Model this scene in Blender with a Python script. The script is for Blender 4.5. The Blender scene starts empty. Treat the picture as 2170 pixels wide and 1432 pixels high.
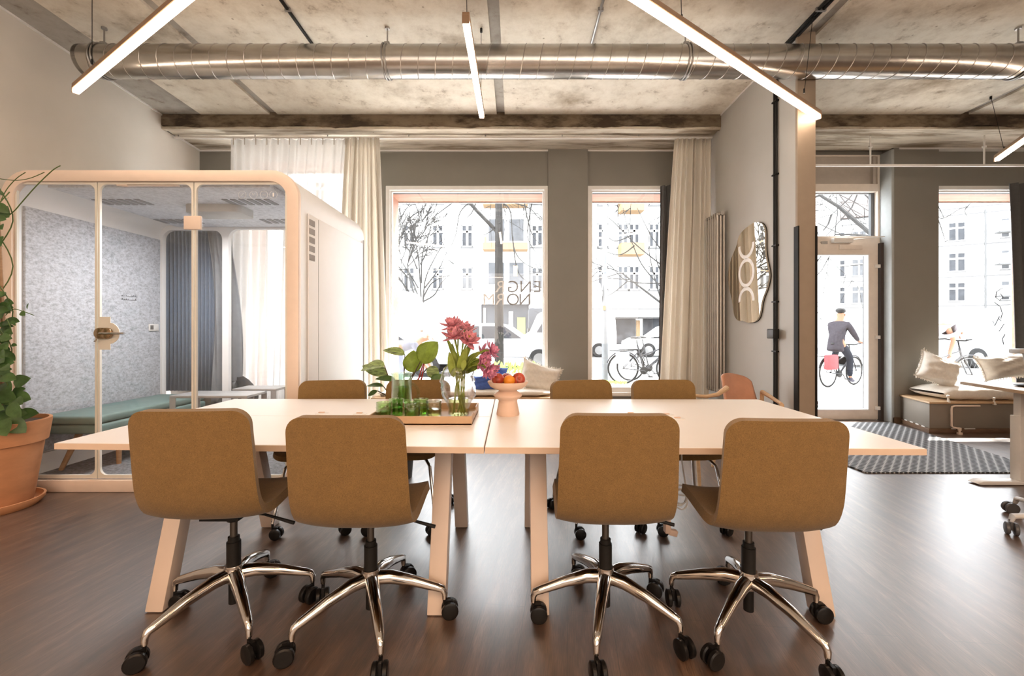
import bpy, bmesh, math, random
from mathutils import Vector, Matrix, Euler
PI = math.pi
sc = bpy.context.scene
COL = sc.collection
random.seed(7)

# ---------------------------------------------------------------- camera
F = 900.0; CX = 1092.0; CY = 698.0; H = 1.18
cd = bpy.data.cameras.new('camera'); cam = bpy.data.objects.new('camera', cd); COL.objects.link(cam)
cam.location = (0, 0, H); cam.rotation_euler = (PI / 2, 0, 0)
cd.sensor_width = 36; cd.lens = 36 * F / 2170
cd.shift_x = -(CX - 1085) / 2170; cd.shift_y = -(716 - CY) / 2170
cd.clip_start = .05; cd.clip_end = 400
sc.camera = cam

# ---------------------------------------------------------------- light and exposure
sc.view_settings.view_transform = 'Standard'; sc.view_settings.look = 'None'
sc.view_settings.exposure = 0.2; sc.view_settings.gamma = 1.0; sc.view_settings.use_curve_mapping = False
w = bpy.data.worlds.new('sky'); sc.world = w; w.use_nodes = True
wb = w.node_tree.nodes['Background']
wb.inputs[0].default_value = (.92, .96, 1, 1); wb.inputs[1].default_value = 14.0

def light(name, kind, loc, rot, energy, color, size=None, size_y=None):
    l = bpy.data.lights.new(name, kind); l.energy = energy; l.color = color
    o = bpy.data.objects.new(name, l); COL.objects.link(o); o.location = loc; o.rotation_euler = rot
    if kind == 'AREA':
        l.shape = 'RECTANGLE'; l.size = size; l.size_y = size_y or size
    return o
EL = math.radians(52); AZ = math.radians(48.5)
sd = Vector((math.sin(AZ) * math.cos(EL), math.cos(AZ) * math.cos(EL), math.sin(EL)))
sun = light('sun', 'SUN', (0, 0, 20), sd.to_track_quat('Z', 'Y').to_euler(), 16.0, (1, .95, .88)); sun.data.angle = .01
WARM = (1.0, .60, .35)
# the linear pendants of the rear half of the room, behind the photographer
for i, (x, y, r, e) in enumerate([(-2.2, -.9, .5, 36), (0, -1.2, 1.57, 36), (2.2, -.9, -.5, 36), (5.2, -.6, .6, 30), (-1.5, -2.6, 0, 34), (2.0, -2.6, 0, 34)]):
    light('rear_lamp', 'AREA', (x, y, 2.85), (0, 0, r), e, WARM, 2.2, .12)
# soft fill light added behind the camera to raise the ambient level
light('rear_fill', 'AREA', (1.2, -3.3, 1.9), (math.radians(97), 0, 0), 135, (1, .88, .76), 7.5, 2.4)
for x0, x1, z0, z1 in [(-3.45, -1.85, .4, 3), (-1.66, .42, .4, 3), (.93, 2.1, .4, 3), (3.7, 4.77, 0, 3), (5.37, 7.0, .4, 3)]:
    p = light('window_portal', 'AREA', ((x0 + x1) / 2, 5.98, (z0 + z1) / 2), (-PI / 2, 0, 0), 1, (1, 1, 1), x1 - x0, z1 - z0)
    p.data.cycles.is_portal = True
sc.cycles.max_bounces = 8; sc.cycles.diffuse_bounces = 4; sc.cycles.glossy_bounces = 4
sc.cycles.transmission_bounces = 8; sc.cycles.transparent_max_bounces = 16
sc.cycles.caustics_reflective = False; sc.cycles.caustics_refractive = False
sc.cycles.sample_clamp_indirect = 12

# ---------------------------------------------------------------- helpers
def W(px, py, d): return Vector(((px - CX) * d / F, d, H + (CY - py) * d / F))
def FL(px, py):
    d = H * F / (py - CY); return Vector(((px - CX) * d / F, d, 0))

def tag(o, label=None, cat=None, group=None, kind=None):
    if label: o['label'] = label
    if cat: o['category'] = cat
    if group: o['group'] = group
    if kind: o['kind'] = kind
    return o
def thing(name, label, cat, loc=(0, 0, 0), rz=0, group=None):
    o = bpy.data.objects.new(name, None); COL.objects.link(o); o.empty_display_size = .1
    o.location = loc; o.rotation_euler = (0, 0, rz)
    return tag(o, label, cat, group)
def copy_tree(o, parent=None):
    c = o.copy(); COL.objects.link(c); c.parent = parent
    for ch in list(o.children):
        copy_tree(ch, c)
    return c
def rootmat(p):
    m = Matrix.Identity(4)
    while p is not None:
        m = (Matrix.Translation(p.location) @ p.rotation_euler.to_matrix().to_4x4()) @ m
        p = p.parent
    return m

class MB:
    def __init__(s): s.v = []; s.f = []
    def add(s, vs, fs):
        b = len(s.v); s.v += [tuple(v) for v in vs]; s.f += [tuple(b + i for i in f) for f in fs]; return s
    def box(s, x0, x1, y0, y1, z0, z1, m=None):
        vs = [Vector((x, y, z)) for x in (x0, x1) for y in (y0, y1) for z in (z0, z1)]
        if m is not None: vs = [m @ v for v in vs]
        return s.add(vs, [(0, 1, 3, 2), (4, 6, 7, 5), (0, 4, 5, 1), (2, 3, 7, 6), (0, 2, 6, 4), (1, 5, 7, 3)])
    def cbox(s, c, sz, rot=(0, 0, 0)):
        m = Matrix.Translation(c) @ Euler(rot).to_matrix().to_4x4()
        return s.box(-sz[0] / 2, sz[0] / 2, -sz[1] / 2, sz[1] / 2, -sz[2] / 2, sz[2] / 2, m)
    def tube(s, pts, r, n=10, caps=True, closed=False, sq=None):
        pts = [Vector(p) for p in pts]; k = len(pts)
        rs = r if isinstance(r, (list, tuple)) else [r] * k
        ring = []; up = None
        for i, p in enumerate(pts):
            if closed: t = pts[(i + 1) % k] - pts[i - 1]
            else: t = pts[min(i + 1, k - 1)] - pts[max(i - 1, 0)]
            if t.length < 1e-9: t = Vector((0, 0, 1))
            t.normalize()
            if up is None:
                up = Vector((0, 0, 1)) if abs(t.z) < .9 else Vector((0, 1, 0))
            a = up - t * up.dot(t)
            if a.length < 1e-6: a = t.orthogonal()
            a.normalize(); up = a; b = t.cross(a)
            for j in range(n):
                g = 2 * PI * j / n + (PI / n if n == 4 else 0)
                sa, sb = (1, 1) if sq is None else sq
                ring.append(p + a * (math.cos(g) * rs[i] * sa) + b * (math.sin(g) * rs[i] * sb))
        fs = []
        for i in range(k if closed else k - 1):
            i2 = (i + 1) % k
            for j in range(n):
                fs.append((i * n + j, i * n + (j + 1) % n, i2 * n + (j + 1) % n, i2 * n + j))
        if caps and not closed:
            fs.append(tuple(reversed(range(n)))); fs.append(tuple((k - 1) * n + j for j in range(n)))
        return s.add(ring, fs)
    def lathe(s, prof, c=(0, 0, 0), n=28, m=None, fn=None):
        c = Vector(c); vs = []; fs = []
        for i, (r, z) in enumerate(prof):
            for j in range(n):
                g = 2 * PI * j / n; rr = r * (fn(g, z, i) if fn else 1)
                v = Vector((rr * math.cos(g), rr * math.sin(g), z))
                vs.append((m @ v if m is not None else v) + c)
        for i in range(len(prof) - 1):
            for j in range(n):
                fs.append((i * n + j, i * n + (j + 1) % n, (i + 1) * n + (j + 1) % n, (i + 1) * n + j))
        if prof[0][0] > 1e-6: fs.append(tuple(reversed(range(n))))
        if prof[-1][0] > 1e-6: fs.append(tuple((len(prof) - 1) * n + j for j in range(n)))
        return s.add(vs, fs)
    def prism(s, poly, h0, h1, axis='z'):
        def mk(a, b, h): return {'z': (a, b, h), 'y': (a, h, b), 'x': (h, a, b)}[axis]
        n = len(poly)
        vs = [mk(a, b, h0) for a, b in poly] + [mk(a, b, h1) for a, b in poly]
        fs = [tuple(range(n)), tuple(range(n, 2 * n))] + [(i, (i + 1) % n, n + (i + 1) % n, n + i) for i in range(n)]
        return s.add(vs, fs)
    def ringprism(s, outer, inner, h0, h1, axis='y'):
        def mk(a, b, h): return {'z': (a, b, h), 'y': (a, h, b), 'x': (h, a, b)}[axis]
        n = len(outer)
        vs = [mk(*p, h0) for p in outer] + [mk(*p, h0) for p in inner] + [mk(*p, h1) for p in outer] + [mk(*p, h1) for p in inner]
        fs = []
        for i in range(n):
            j = (i + 1) % n
            fs += [(i, j, n + j, n + i), (2 * n + i, 3 * n + i, 3 * n + j, 2 * n + j), (i, 2 * n + i, 2 * n + j, j), (n + i, n + j, 3 * n + j, 3 * n + i)]
        return s.add(vs, fs)
    def grid(s, fn, nu, nv, closed_u=False):
        vs = [fn(i / nu, j / nv) for j in range(nv + 1) for i in range(nu + 1)]
        fs = [(j * (nu + 1) + i, j * (nu + 1) + i + 1, (j + 1) * (nu + 1) + i + 1, (j + 1) * (nu + 1) + i) for j in range(nv) for i in range(nu)]
        return s.add(vs, fs)
    def build(s, name, mat, parent=None, world=True, smooth=True, bevel=0, seg=2, solid=0, subsurf=0, ang=35, clean=False):
        me = bpy.data.meshes.new(name)
        vs = s.v
        if parent is not None and world:
            inv = rootmat(parent).inverted(); vs = [tuple(inv @ Vector(v)) for v in vs]
        me.from_pydata(vs, [], s.f)
        bm = bmesh.new(); bm.from_mesh(me)
        if clean: bmesh.ops.remove_doubles(bm, verts=bm.verts, dist=1e-4)
        bmesh.ops.recalc_face_normals(bm, faces=bm.faces)
        if bevel:
            es = [e for e in bm.edges if len(e.link_faces) == 2 and e.calc_face_angle(0) > math.radians(30)]
            bmesh.ops.bevel(bm, geom=es, offset=bevel, segments=seg, affect='EDGES', profile=.5, clamp_overlap=True)
        bm.to_mesh(me); bm.free()
        me.materials.append(mat)
        o = bpy.data.objects.new(name, me); COL.objects.link(o)
        if parent is not None: o.parent = parent
        if solid:
            mo = o.modifiers.new('solid', 'SOLIDIFY'); mo.thickness = solid; mo.offset = 0
        if subsurf:
            mo = o.modifiers.new('sub', 'SUBSURF'); mo.levels = subsurf; mo.render_levels = subsurf
        if smooth:
            me.polygons.foreach_set('use_smooth', [True] * len(me.polygons))
            if not subsurf: me.set_sharp_from_angle(angle=math.radians(ang))
        return o
def struct(name, mb, mat, **k):
    o = mb.build(name, mat, None, **k); o['kind'] = 'structure'; return o
def rrect(x0, x1, z0, z1, r, n=8):
    pts = []
    for cx, cz, a0 in ((x1 - r, z1 - r, 0), (x0 + r, z1 - r, 90), (x0 + r, z0 + r, 180), (x1 - r, z0 + r, 270)):
        for i in range(n + 1):
            a = math.radians(a0 + 90 * i / n); pts.append((cx + r * math.cos(a), cz + r * math.sin(a)))
    return pts

# ---------------------------------------------------------------- materials
def nt(name):
    m = bpy.data.materials.new(name); m.use_nodes = True
    t = m.node_tree; return m, t, t.nodes['Principled BSDF']
def noise(t, scale, detail=4, vec=None, rough=.6, sc3=None):
    n = t.nodes.new('ShaderNodeTexNoise'); n.inputs['Scale'].default_value = scale
    n.inputs['Detail'].default_value = detail; n.inputs['Roughness'].default_value = rough
    tc = t.nodes.new('ShaderNodeTexCoord'); mp = t.nodes.new('ShaderNodeMapping')
    if sc3: mp.inputs['Scale'].default_value = sc3
    t.links.new(tc.outputs['Object'], mp.inputs[0]); t.links.new(mp.outputs[0], n.inputs['Vector'])
    return n
def ramp(t, src, stops):
    r = t.nodes.new('ShaderNodeValToRGB'); e = r.color_ramp.elements
    while len(e) < len(stops): e.new(.5)
    for i, (p, c) in enumerate(stops): e[i].position = p; e[i].color = (*c, 1)
    t.links.new(src, r.inputs[0]); return r
def bump(t, b, src, strength=.2, dist=.01):
    n = t.nodes.new('ShaderNodeBump'); n.inputs['Strength'].default_value = strength; n.inputs['Distance'].default_value = dist
    t.links.new(src, n.inputs['Height']); t.links.new(n.outputs[0], b.inputs['Normal'])
def M(name, col, rough=.5, metal=0, var=.06, scale=12, bs=0, spec=.5, coat=0, sc3=None, tr=0, emit=None, es=0, ior=None, bd=.004, sheen=0):
    m, t, b = nt(name)
    n = noise(t, scale, sc3=sc3)
    lo = tuple(max(0, c * (1 - var)) for c in col); hi = tuple(min(1, c * (1 + var)) for c in col)
    r = ramp(t, n.outputs[0], [(.3, lo), (.7, hi)])
    t.links.new(r.outputs[0], b.inputs['Base Color'])
    b.inputs['Roughness'].default_value = rough; b.inputs['Metallic'].default_value = metal
    b.inputs['Specular IOR Level'].default_value = spec; b.inputs['Coat Weight'].default_value = coat
    b.inputs['Transmission Weight'].default_value = tr
    if sheen: b.inputs['Sheen Weight'].default_value = sheen
    if ior: b.inputs['IOR'].default_value = ior
    if emit: b.inputs['Emission Color'].default_value = (*emit, 1); b.inputs['Emission Strength'].default_value = es
    if bs: bump(t, b, n.outputs[0], bs, bd)
    return m
def thin_glass(name, tint=(1, 1, 1), refl=.04, rough=0.0, pw=5, amt=.8):
    m, t, b = nt(name); t.nodes.remove(b); out = t.nodes['Material Output']
    tr = t.nodes.new('ShaderNodeBsdfTransparent'); tr.inputs[0].default_value = (*tint, 1)
    gl = t.nodes.new('ShaderNodeBsdfGlossy'); gl.inputs['Roughness'].default_value = rough
    ge = t.nodes.new('ShaderNodeNewGeometry'); dt = t.nodes.new('ShaderNodeVectorMath'); dt.operation = 'DOT_PRODUCT'
    t.links.new(ge.outputs['Normal'], dt.inputs[0]); t.links.new(ge.outputs['Incoming'], dt.inputs[1])
    def mth(op, a, v=None):
        q = t.nodes.new('ShaderNodeMath'); q.operation = op; t.links.new(a, q.inputs[0])
        if v is not None: q.inputs[1].default_value = v
        return q.outputs[0]
    x = mth('ABSOLUTE', dt.outputs['Value']); x = mth('MULTIPLY', x, -1); x = mth('ADD', x, 1); x = mth('POWER', x, pw); x = mth('MULTIPLY', x, amt); x = mth('ADD', x, refl)
    mx = t.nodes.new('ShaderNodeMixShader')
    t.links.new(x, mx.inputs[0]); t.links.new(tr.outputs[0], mx.inputs[1]); t.links.new(gl.outputs[0], mx.inputs[2])
    t.links.new(mx.outputs[0], out.inputs[0]); return m
def sheer(name, col, alpha, transl=.55):
    m, t, b = nt(name); t.nodes.remove(b); out = t.nodes['Material Output']
    n = noise(t, 300, 2, sc3=(1, 1, .2)); r = ramp(t, n.outputs[0], [(.3, tuple(c * .93 for c in col)), (.7, col)])
    df = t.nodes.new('ShaderNodeBsdfDiffuse'); tl = t.nodes.new('ShaderNodeBsdfTranslucent'); tp = t.nodes.new('ShaderNodeBsdfTransparent')
    a = t.nodes.new('ShaderNodeMixShader'); a.inputs[0].default_value = transl
    c = t.nodes.new('ShaderNodeMixShader'); c.inputs[0].default_value = alpha
    for x in (df, tl): t.links.new(r.outputs[0], x.inputs[0])
    t.links.new(df.outputs[0], a.inputs[1]); t.links.new(tl.outputs[0], a.inputs[2])
    t.links.new(tp.outputs[0], c.inputs[1]); t.links.new(a.outputs[0], c.inputs[2]); t.links.new(c.outputs[0], out.inputs[0])
    return m

def mat_floor():
    m, t, b = nt('floor_planks'); L = t.links.new
    tc = t.nodes.new('ShaderNodeTexCoord'); mp = t.nodes.new('ShaderNodeMapping')
    mp.inputs['Rotation'].default_value = (0, 0, math.radians(97))
    L(tc.outputs['Object'], mp.inputs[0])
    br = t.nodes.new('ShaderNodeTexBrick'); L(mp.outputs[0], br.inputs[0])
    br.inputs['Scale'].default_value = 1; br.inputs['Brick Width'].default_value = 1.2; br.inputs['Row Height'].default_value = .18
    br.inputs['Mortar Size'].default_value = .0012; br.inputs['Mortar Smooth'].default_value = .2; br.inputs['Bias'].default_value = 0
    br.inputs['Color1'].default_value = (0, 0, 0, 1); br.inputs['Color2'].default_value = (1, 1, 1, 1); br.inputs['Mortar'].default_value = (0, 0, 0, 1)
    mp2 = t.nodes.new('ShaderNodeMapping'); mp2.inputs['Scale'].default_value = (1.3, 9, 1); L(mp.outputs[0], mp2.inputs[0])
    n = t.nodes.new('ShaderNodeTexNoise'); n.inputs['Scale'].default_value = 2.2; n.inputs['Detail'].default_value = 8; n.inputs['Roughness'].default_value = .65
    L(mp2.outputs[0], n.inputs[0])
    mp3 = t.nodes.new('ShaderNodeMapping'); mp3.inputs['Scale'].default_value = (6, 110, 1); L(mp.outputs[0], mp3.inputs[0])
    n2 = t.nodes.new('ShaderNodeTexNoise'); n2.inputs['Scale'].default_value = 3; n2.inputs['Detail'].default_value = 4; L(mp3.outputs[0], n2.inputs[0])
    r = ramp(t, n.outputs[0], [(.28, (.030, .015, .008)), (.5, (.085, .045, .026)), (.72, (.19, .115, .072))])
    a = t.nodes.new('ShaderNodeMix'); a.data_type = 'RGBA'; a.blend_type = 'MULTIPLY'; a.inputs[0].default_value = .75
    r2 = ramp(t, n2.outputs[0], [(.34, (.25, .22, .2)), (.62, (1.35, 1.3, 1.25))])
    L(r.outputs[0], a.inputs[6]); L(r2.outputs[0], a.inputs[7])
    c = t.nodes.new('ShaderNodeMix'); c.data_type = 'RGBA'; c.blend_type = 'MULTIPLY'; c.inputs[0].default_value = .35
    L(a.outputs[2], c.inputs[6]); r3 = ramp(t, br.outputs['Color'], [(0, (.6, .6, .6)), (1, (1.2, 1.2, 1.2))]); L(r3.outputs[0], c.inputs[7])
    d = t.nodes.new('ShaderNodeMix'); d.data_type = 'RGBA'; L(br.outputs['Fac'], d.inputs[0]); L(c.outputs[2], d.inputs[6]); d.inputs[7].default_value = (.02, .012, .008, 1)
    L(d.outputs[2], b.inputs['Base Color'])
    rr = t.nodes.new('ShaderNodeMapRange'); L(n2.outputs[0], rr.inputs[0]); rr.inputs[3].default_value = .30; rr.inputs[4].default_value = .46
    L(rr.outputs[0], b.inputs['Roughness'])
    b.inputs['IOR'].default_value = 2.7
    bump(t, b, n2.outputs[0], .16, .0014)
    return m
def mat_concrete(name, base, dark, blot=.5, stain=1.6, stretch=None):
    m, t, b = nt(name); L = t.links.new
    n1 = noise(t, stain, 9, sc3=stretch, rough=.62); n2 = noise(t, 7, 8, sc3=stretch, rough=.7); n3 = noise(t, 60, 3)
    r1 = ramp(t, n1.outputs[0], [(blot - .10, dark), (blot + .05, base), (.75, tuple(min(1, c * 1.12) for c in base))])
    r2 = ramp(t, n2.outputs[0], [(.29, (.38, .32, .25)), (.41, (.86, .83, .79)), (.52, (.98, .97, .95)), (.7, (1.08, 1.08, 1.08))])
    a = t.nodes.new('ShaderNodeMix'); a.data_type = 'RGBA'; a.blend_type = 'MULTIPLY'; a.inputs[0].default_value = .8
    L(r1.outputs[0], a.inputs[6]); L(r2.outputs[0], a.inputs[7])
    v = t.nodes.new('ShaderNodeTexVoronoi'); v.inputs['Scale'].default_value = 5.5
    tc = t.nodes.new('ShaderNodeTexCoord'); L(tc.outputs['Object'], v.inputs[0])
    r4 = ramp(t, v.outputs['Distance'], [(.03, (.35, .3, .24)), (.06, (1, 1, 1))])
    c = t.nodes.new('ShaderNodeMix'); c.data_type = 'RGBA'; c.blend_type = 'MULTIPLY'; c.inputs[0].default_value = .7
    L(a.outputs[2], c.inputs[6]); L(r4.outputs[0], c.inputs[7])
    L(c.outputs[2], b.inputs['Base Color']); b.inputs['Roughness'].default_value = .9
    bump(t, b, n2.outputs[0], .35, .01)
    return m
def mat_wood(name, c0, c1, rough=.45, sc3=(3, 3, 25), scale=3):
    m, t, b = nt(name); n = noise(t, scale, 7, sc3=sc3)
    r = ramp(t, n.outputs[0], [(.3, c0), (.7, c1)]); t.links.new(r.outputs[0], b.inputs['Base Color']); b.inputs['Roughness'].default_value = rough
    return m
def mat_felt(name, c, contrast=.35):
    m, t, b = nt(name); n = noise(t, 34, 6, sc3=(1, 1, 1.6), rough=.75)
    r = ramp(t, n.outputs[0], [(.36, tuple(x * (1 - contrast) for x in c)), (.5, c), (.64, tuple(min(1, x * (1 + contrast * .7)) for x in c))])
    t.links.new(r.outputs[0], b.inputs['Base Color']); b.inputs['Roughness'].default_value = .95; bump(t, b, n.outputs[0], .2, .004)
    return m
def mat_fabric(name, c, scale=420, var=.32, rough=.95):
    m, t, b = nt(name); n = noise(t, scale, 3, rough=.7); n2 = noise(t, 30, 3)
    r = ramp(t, n.outputs[0], [(.33, tuple(x * (1 - var) for x in c)), (.66, tuple(min(1, x * (1 + var)) for x in c))])
    a = t.nodes.new('ShaderNodeMix'); a.data_type = 'RGBA'; a.blend_type = 'MULTIPLY'; a.inputs[0].default_value = .25
    t.links.new(r.outputs[0], a.inputs[6]); t.links.new(n2.outputs[0], a.inputs[7])
    t.links.new(a.outputs[2], b.inputs['Base Color']); b.inputs['Roughness'].default_value = rough; bump(t, b, n.outputs[0], .3, .001)
    b.inputs['Sheen Weight'].default_value = .15
    return m
FLOOR = mat_floor()
CONC = mat_concrete('ceiling_concrete', (.80, .76, .67), (.42, .36, .275), .42, 1.3)
CONCS = mat_concrete('smooth_concrete', (.42, .40, .365), (.28, .26, .23), .40, 1.5)
BEAMD = mat_concrete('beam_stained', (.20, .155, .105), (.055, .038, .024), .52, 2.6, (1, 1, 2.5))
BEAML = mat_concrete('beam_soffit', (.62, .57, .48), (.26, .21, .15), .47, 2.2, (.5, 4, 1))
WALLW = M('wall_white', (.66, .62, .56), .9, var=.03, scale=2)
GREY = M('wall_grey', (.225, .212, .185), .55, var=.04, scale=2, bs=.05)
GREYP = M('partition_grey', (.44, .43, .40), .5, var=.04, scale=2, bs=.05)
WHITE = M('white_paint', (.80, .78, .75), .4, var=.03)
TRIMW = M('window_white', (.82, .81, .79), .35, var=.03)
DOORW = M('door_cream', (.80, .72, .64), .4, var=.04)
TABLEW = M('table_laminate', (.88, .85, .82), .33, var=.015, scale=3)
LEGW = M('table_leg_white', (.68, .565, .48), .4, var=.02)  # white legs with the warm lamp tint mixed into their colour
PODF = M('pod_frame_cream', (.86, .71, .60), .4, var=.02)
PODW = M('pod_white', (.88, .875, .87), .45, var=.02, scale=3)
CREAM = M('frosted_edge', (.80, .77, .69), .6, var=.03)
FELT = mat_felt('felt_grey', (.52, .54, .58))
FELTC = mat_felt('felt_ceiling', (.74, .76, .80), .2)
CARPET = mat_felt('carpet_grey', (.20, .20, .205), .6)
BLACK = M('black_plastic', (.008, .0075, .0075), .3, var=.2, spec=.22)
BLACKM = M('black_matte', (.012, .0115, .011), .5, var=.2, spec=.2)
CHROME = M('polished_aluminium', (.60, .58, .56), .12, 1, var=.03)
DUCT = M('galvanised_steel', (.47, .46, .44), .26, 1, var=.14, scale=5, bs=.04)
STEEL = M('steel_grey', (.35, .34, .33), .4, .8, var=.1)
SEATF = mat_fabric('ochre_wool', (.225, .133, .044))
GLASS = thin_glass('window_glass')
TUMBL = thin_glass('clear_tumbler_glass', (.97, .99, .97), .12, 0, 1.6, .8)
TUMBG = thin_glass('green_tumbler_glass', (.80, .94, .70), .12, 0, 1.6, .8)
GLOW = M('lamp_diffuser', (1, .9, .8), .5, emit=(1, .78, .60), es=27)
BRONZE = M('bronze_housing', (.33, .21, .13), .45, .3, var=.05)
SHEER = sheer('sheer_curtain', (.84, .83, .81), .72, .42)
SHEER2 = sheer('sheer_curtain_gathered', (.88, .83, .75), .90, .5)
DARKC = mat_fabric('dark_grey_curtain', (.10, .10, .10), 300, .15)
BLUEC = mat_fabric('slate_blue_pleated', (.26, .33, .44), 200, .1)
WOODX = mat_wood('larch_surround', (.30, .135, .085), (.42, .22, .15), .6, (.6, 8, 8), 3)
LINEN = mat_fabric('cream_linen', (.88, .83, .75), 250, .08)
BLUEF = mat_fabric('denim_blue', (.07, .14, .46), 250, .2)
GREENB = M('bench_green_leather', (.16, .235, .215), .5, var=.1)
BROWNB = mat_wood('oiled_wood', (.28, .15, .075), (.42, .25, .13), .5)
TERRA = M('terracotta', (.56, .27, .135), .75, var=.12, scale=5, sc3=(1, 1, 2.5), bs=.1, spec=.2)
TAN = M('tan_tray', (.52, .35, .21), .5, var=.05)
PEACH = M('peach_ceramic', (.72, .53, .42), .6, var=.03)
LEATH = M('cognac_leather', (.50, .25, .155), .45, var=.08, bs=.05)
OAK = mat_wood('light_oak', (.50, .33, .19), (.62, .44, .27), .45)
def translucent_leaf(name, c, amt=.35):
    m, t, b = nt(name); n = noise(t, 26, 4); r = ramp(t, n.outputs[0], [(.3, tuple(x * .75 for x in c)), (.7, tuple(min(1, x * 1.2) for x in c))])
    t.links.new(r.outputs[0], b.inputs['Base Color']); b.inputs['Roughness'].default_value = .4
    tl = t.nodes.new('ShaderNodeBsdfTranslucent'); t.links.new(r.outputs[0], tl.inputs[0]); mx = t.nodes.new('ShaderNodeMixShader'); mx.inputs[0].default_value = amt
    t.links.new(b.outputs[0], mx.inputs[1]); t.links.new(tl.outputs[0], mx.inputs[2]); t.links.new(mx.outputs[0], t.nodes['Material Output'].inputs[0]); return m
# ================================================================ the room
ZC = 3.61; ZS = 3.46; YF = 5.45
# floor
b = MB(); b.box(-5, 8.3, -3.7, 5.75, -.08, 0); struct('floor', b, FLOOR, smooth=False)
# ceiling slabs with open joints
b = MB()
xs = [-3.555, -2.73, -.165, 2.44, 5.08, 7.7]
b.box(xs[0], xs[1] - .045, -3.7, 4.86, ZC, ZC + .12)
for i in range(1, 5): b.box(xs[i] + .045, xs[i + 1] - .045, -3.7, 4.86, ZC, ZC + .12)
o = struct('ceiling', b, CONC, smooth=False)
b = MB(); b.box(-4.3, 8.3, -3.7, 5.75, ZC + .121, ZC + .4)
for x in xs[1:5]: b.box(x - .045, x + .045, -3.7, 4.86, ZC + .025, ZC + .122)
b.box(-4.3, xs[0], -3.7, 4.86, ZC + .004, ZC + .12); b.box(7.655, 8.3, -3.7, 4.86, ZC + .004, ZC + .12)
struct('ceiling_joints', b, CONCS, smooth=False)
# dropped edge beam
b = MB(); rnd = random.Random(2); n = 260
def jag(i): return ZS + .012 + .014 * math.sin(i * .31) * math.sin(i * .083 + 1) + rnd.uniform(-.004, .006)
lo = [(-4.2 + 12.5 * i / n, jag(i)) for i in range(n + 1)]
b.prism(lo + [(8.3, ZC + .12), (-4.2, ZC + .12)], 4.80, 4.86, 'y'); o = struct('ceiling_beam', b, BEAMD, smooth=False)
b = MB()
b.box(-4.2, 8.3, 4.86, 5.02, ZS, ZC + .12); b.box(-4.2, 8.3, 4.806, 4.86, ZS - .012, ZS + .02)
b.box(-4.2, 8.3, 5.02, 5.46, ZS + .02, ZC + .12)
o = struct('ceiling_beam_underside', b, BEAML, bevel=.006, smooth=False)
# walls
def lwx(y): return -4.05 + (5.45 - y) * .075
b = MB(); b.prism([(lwx(5.6), 5.6), (lwx(-3.7), -3.7), (lwx(-3.7) - .2, -3.7), (-4.5, 5.6)], 0, ZC + .1); struct('wall_left', b, WALLW, smooth=False)
b = MB(); b.box(-5, 8.3, -3.9, -3.7, 0, ZC + .1); struct('wall_rear', b, WALLW, smooth=False)
b = MB(); b.box(8.1, 8.3, -3.7, 5.75, 0, ZC + .1); struct('wall_right', b, WALLW, smooth=False)
# facade wall with its openings
b = MB(); Y0, Y1 = YF, YF + .28
ops = [(-3.50, -1.80), (-1.66, .42), (.927, 2.10), (5.365, 7.0)]
b.box(-4.4, -3.50, Y0, Y1, 0, ZC + .1)
b.box(-1.80, -1.66, Y0, Y1, 0, ZC + .1)
b.box(.42, .927, Y0 - .03, Y1, 0, ZC + .1)
b.box(2.10, 3.70, Y0, Y1, 0, ZC + .1)
b.box(4.79, 5.365, Y0 - .07, Y1, 0, ZC + .1)
b.box(7.0, 8.3, Y0, Y1, 0, ZC + .1)
for x0, x1 in ops:
    b.box(x0, x1, Y0, Y1, 0, .36); b.box(x0, x1, Y0, Y1, 3.44 if x0 < -3 else 3.02, ZC + .1)
b.box(3.70, 4.79, Y0 + .1, Y1, 3.46, ZC + .1)
struct('wall_back', b, GREY, smooth=False)
# light caulk lines where the walls meet the concrete
b = MB(); b.box(-4.05, 2.33, YF - .012, YF + .01, ZS + .002, ZS + .022); b.box(4.86, 8.1, YF - .08, YF, ZS + .002, ZS + .022)
b.prism([(lwx(5.44), 5.44), (lwx(4.86), 4.86), (lwx(4.86) + .015, 4.86), (lwx(5.44) + .015, 5.44)], ZS, ZS + .02)
b.prism([(lwx(4.8), 4.8), (lwx(-3), -3), (lwx(-3) + .012, -3), (lwx(4.8) + .012, 4.8)], ZC - .012, ZC + .005)
b.prism([(2.318, 4.8), (2.318, 3.5), (2.33, 3.5), (2.33, 4.8)], ZC - .014, ZC + .004)
struct('trim_1', b, WHITE, smooth=False)
# partition with free end (brown lamp-lit tone painted on its cap), its steel corner guards
b = MB(); b.box(2.327, 2.462, 3.52, YF, 0, ZC + .02); struct('wall_divider', b, GREYP, bevel=.004, seg=1, smooth=False)
b = MB(); b.box(2.319, 2.470, 3.49, 3.519, 0, ZC + .02)
struct('trim_2', b, M('pillar_lamp_tone', (.30, .235, .175), .5, var=.04), bevel=.003, seg=1)
b = MB()
for x in (2.314, 2.463): b.box(x, x + .013, 3.478, 3.53, .02, 2.03)
struct('trim_3', b, BLACKM, smooth=False)
# baseboard
b = MB(); b.box(.45, .9, YF - .045, YF - .03, 0, .07); b.box(4.77, 5.38, YF - .085, YF - .07, 0, .07); b.box(2.31, 2.327, 3.53, YF, 0, .07)
struct('baseboard_back', b, M('baseboard_brown', (.13, .085, .055), .5), smooth=False)

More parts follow.
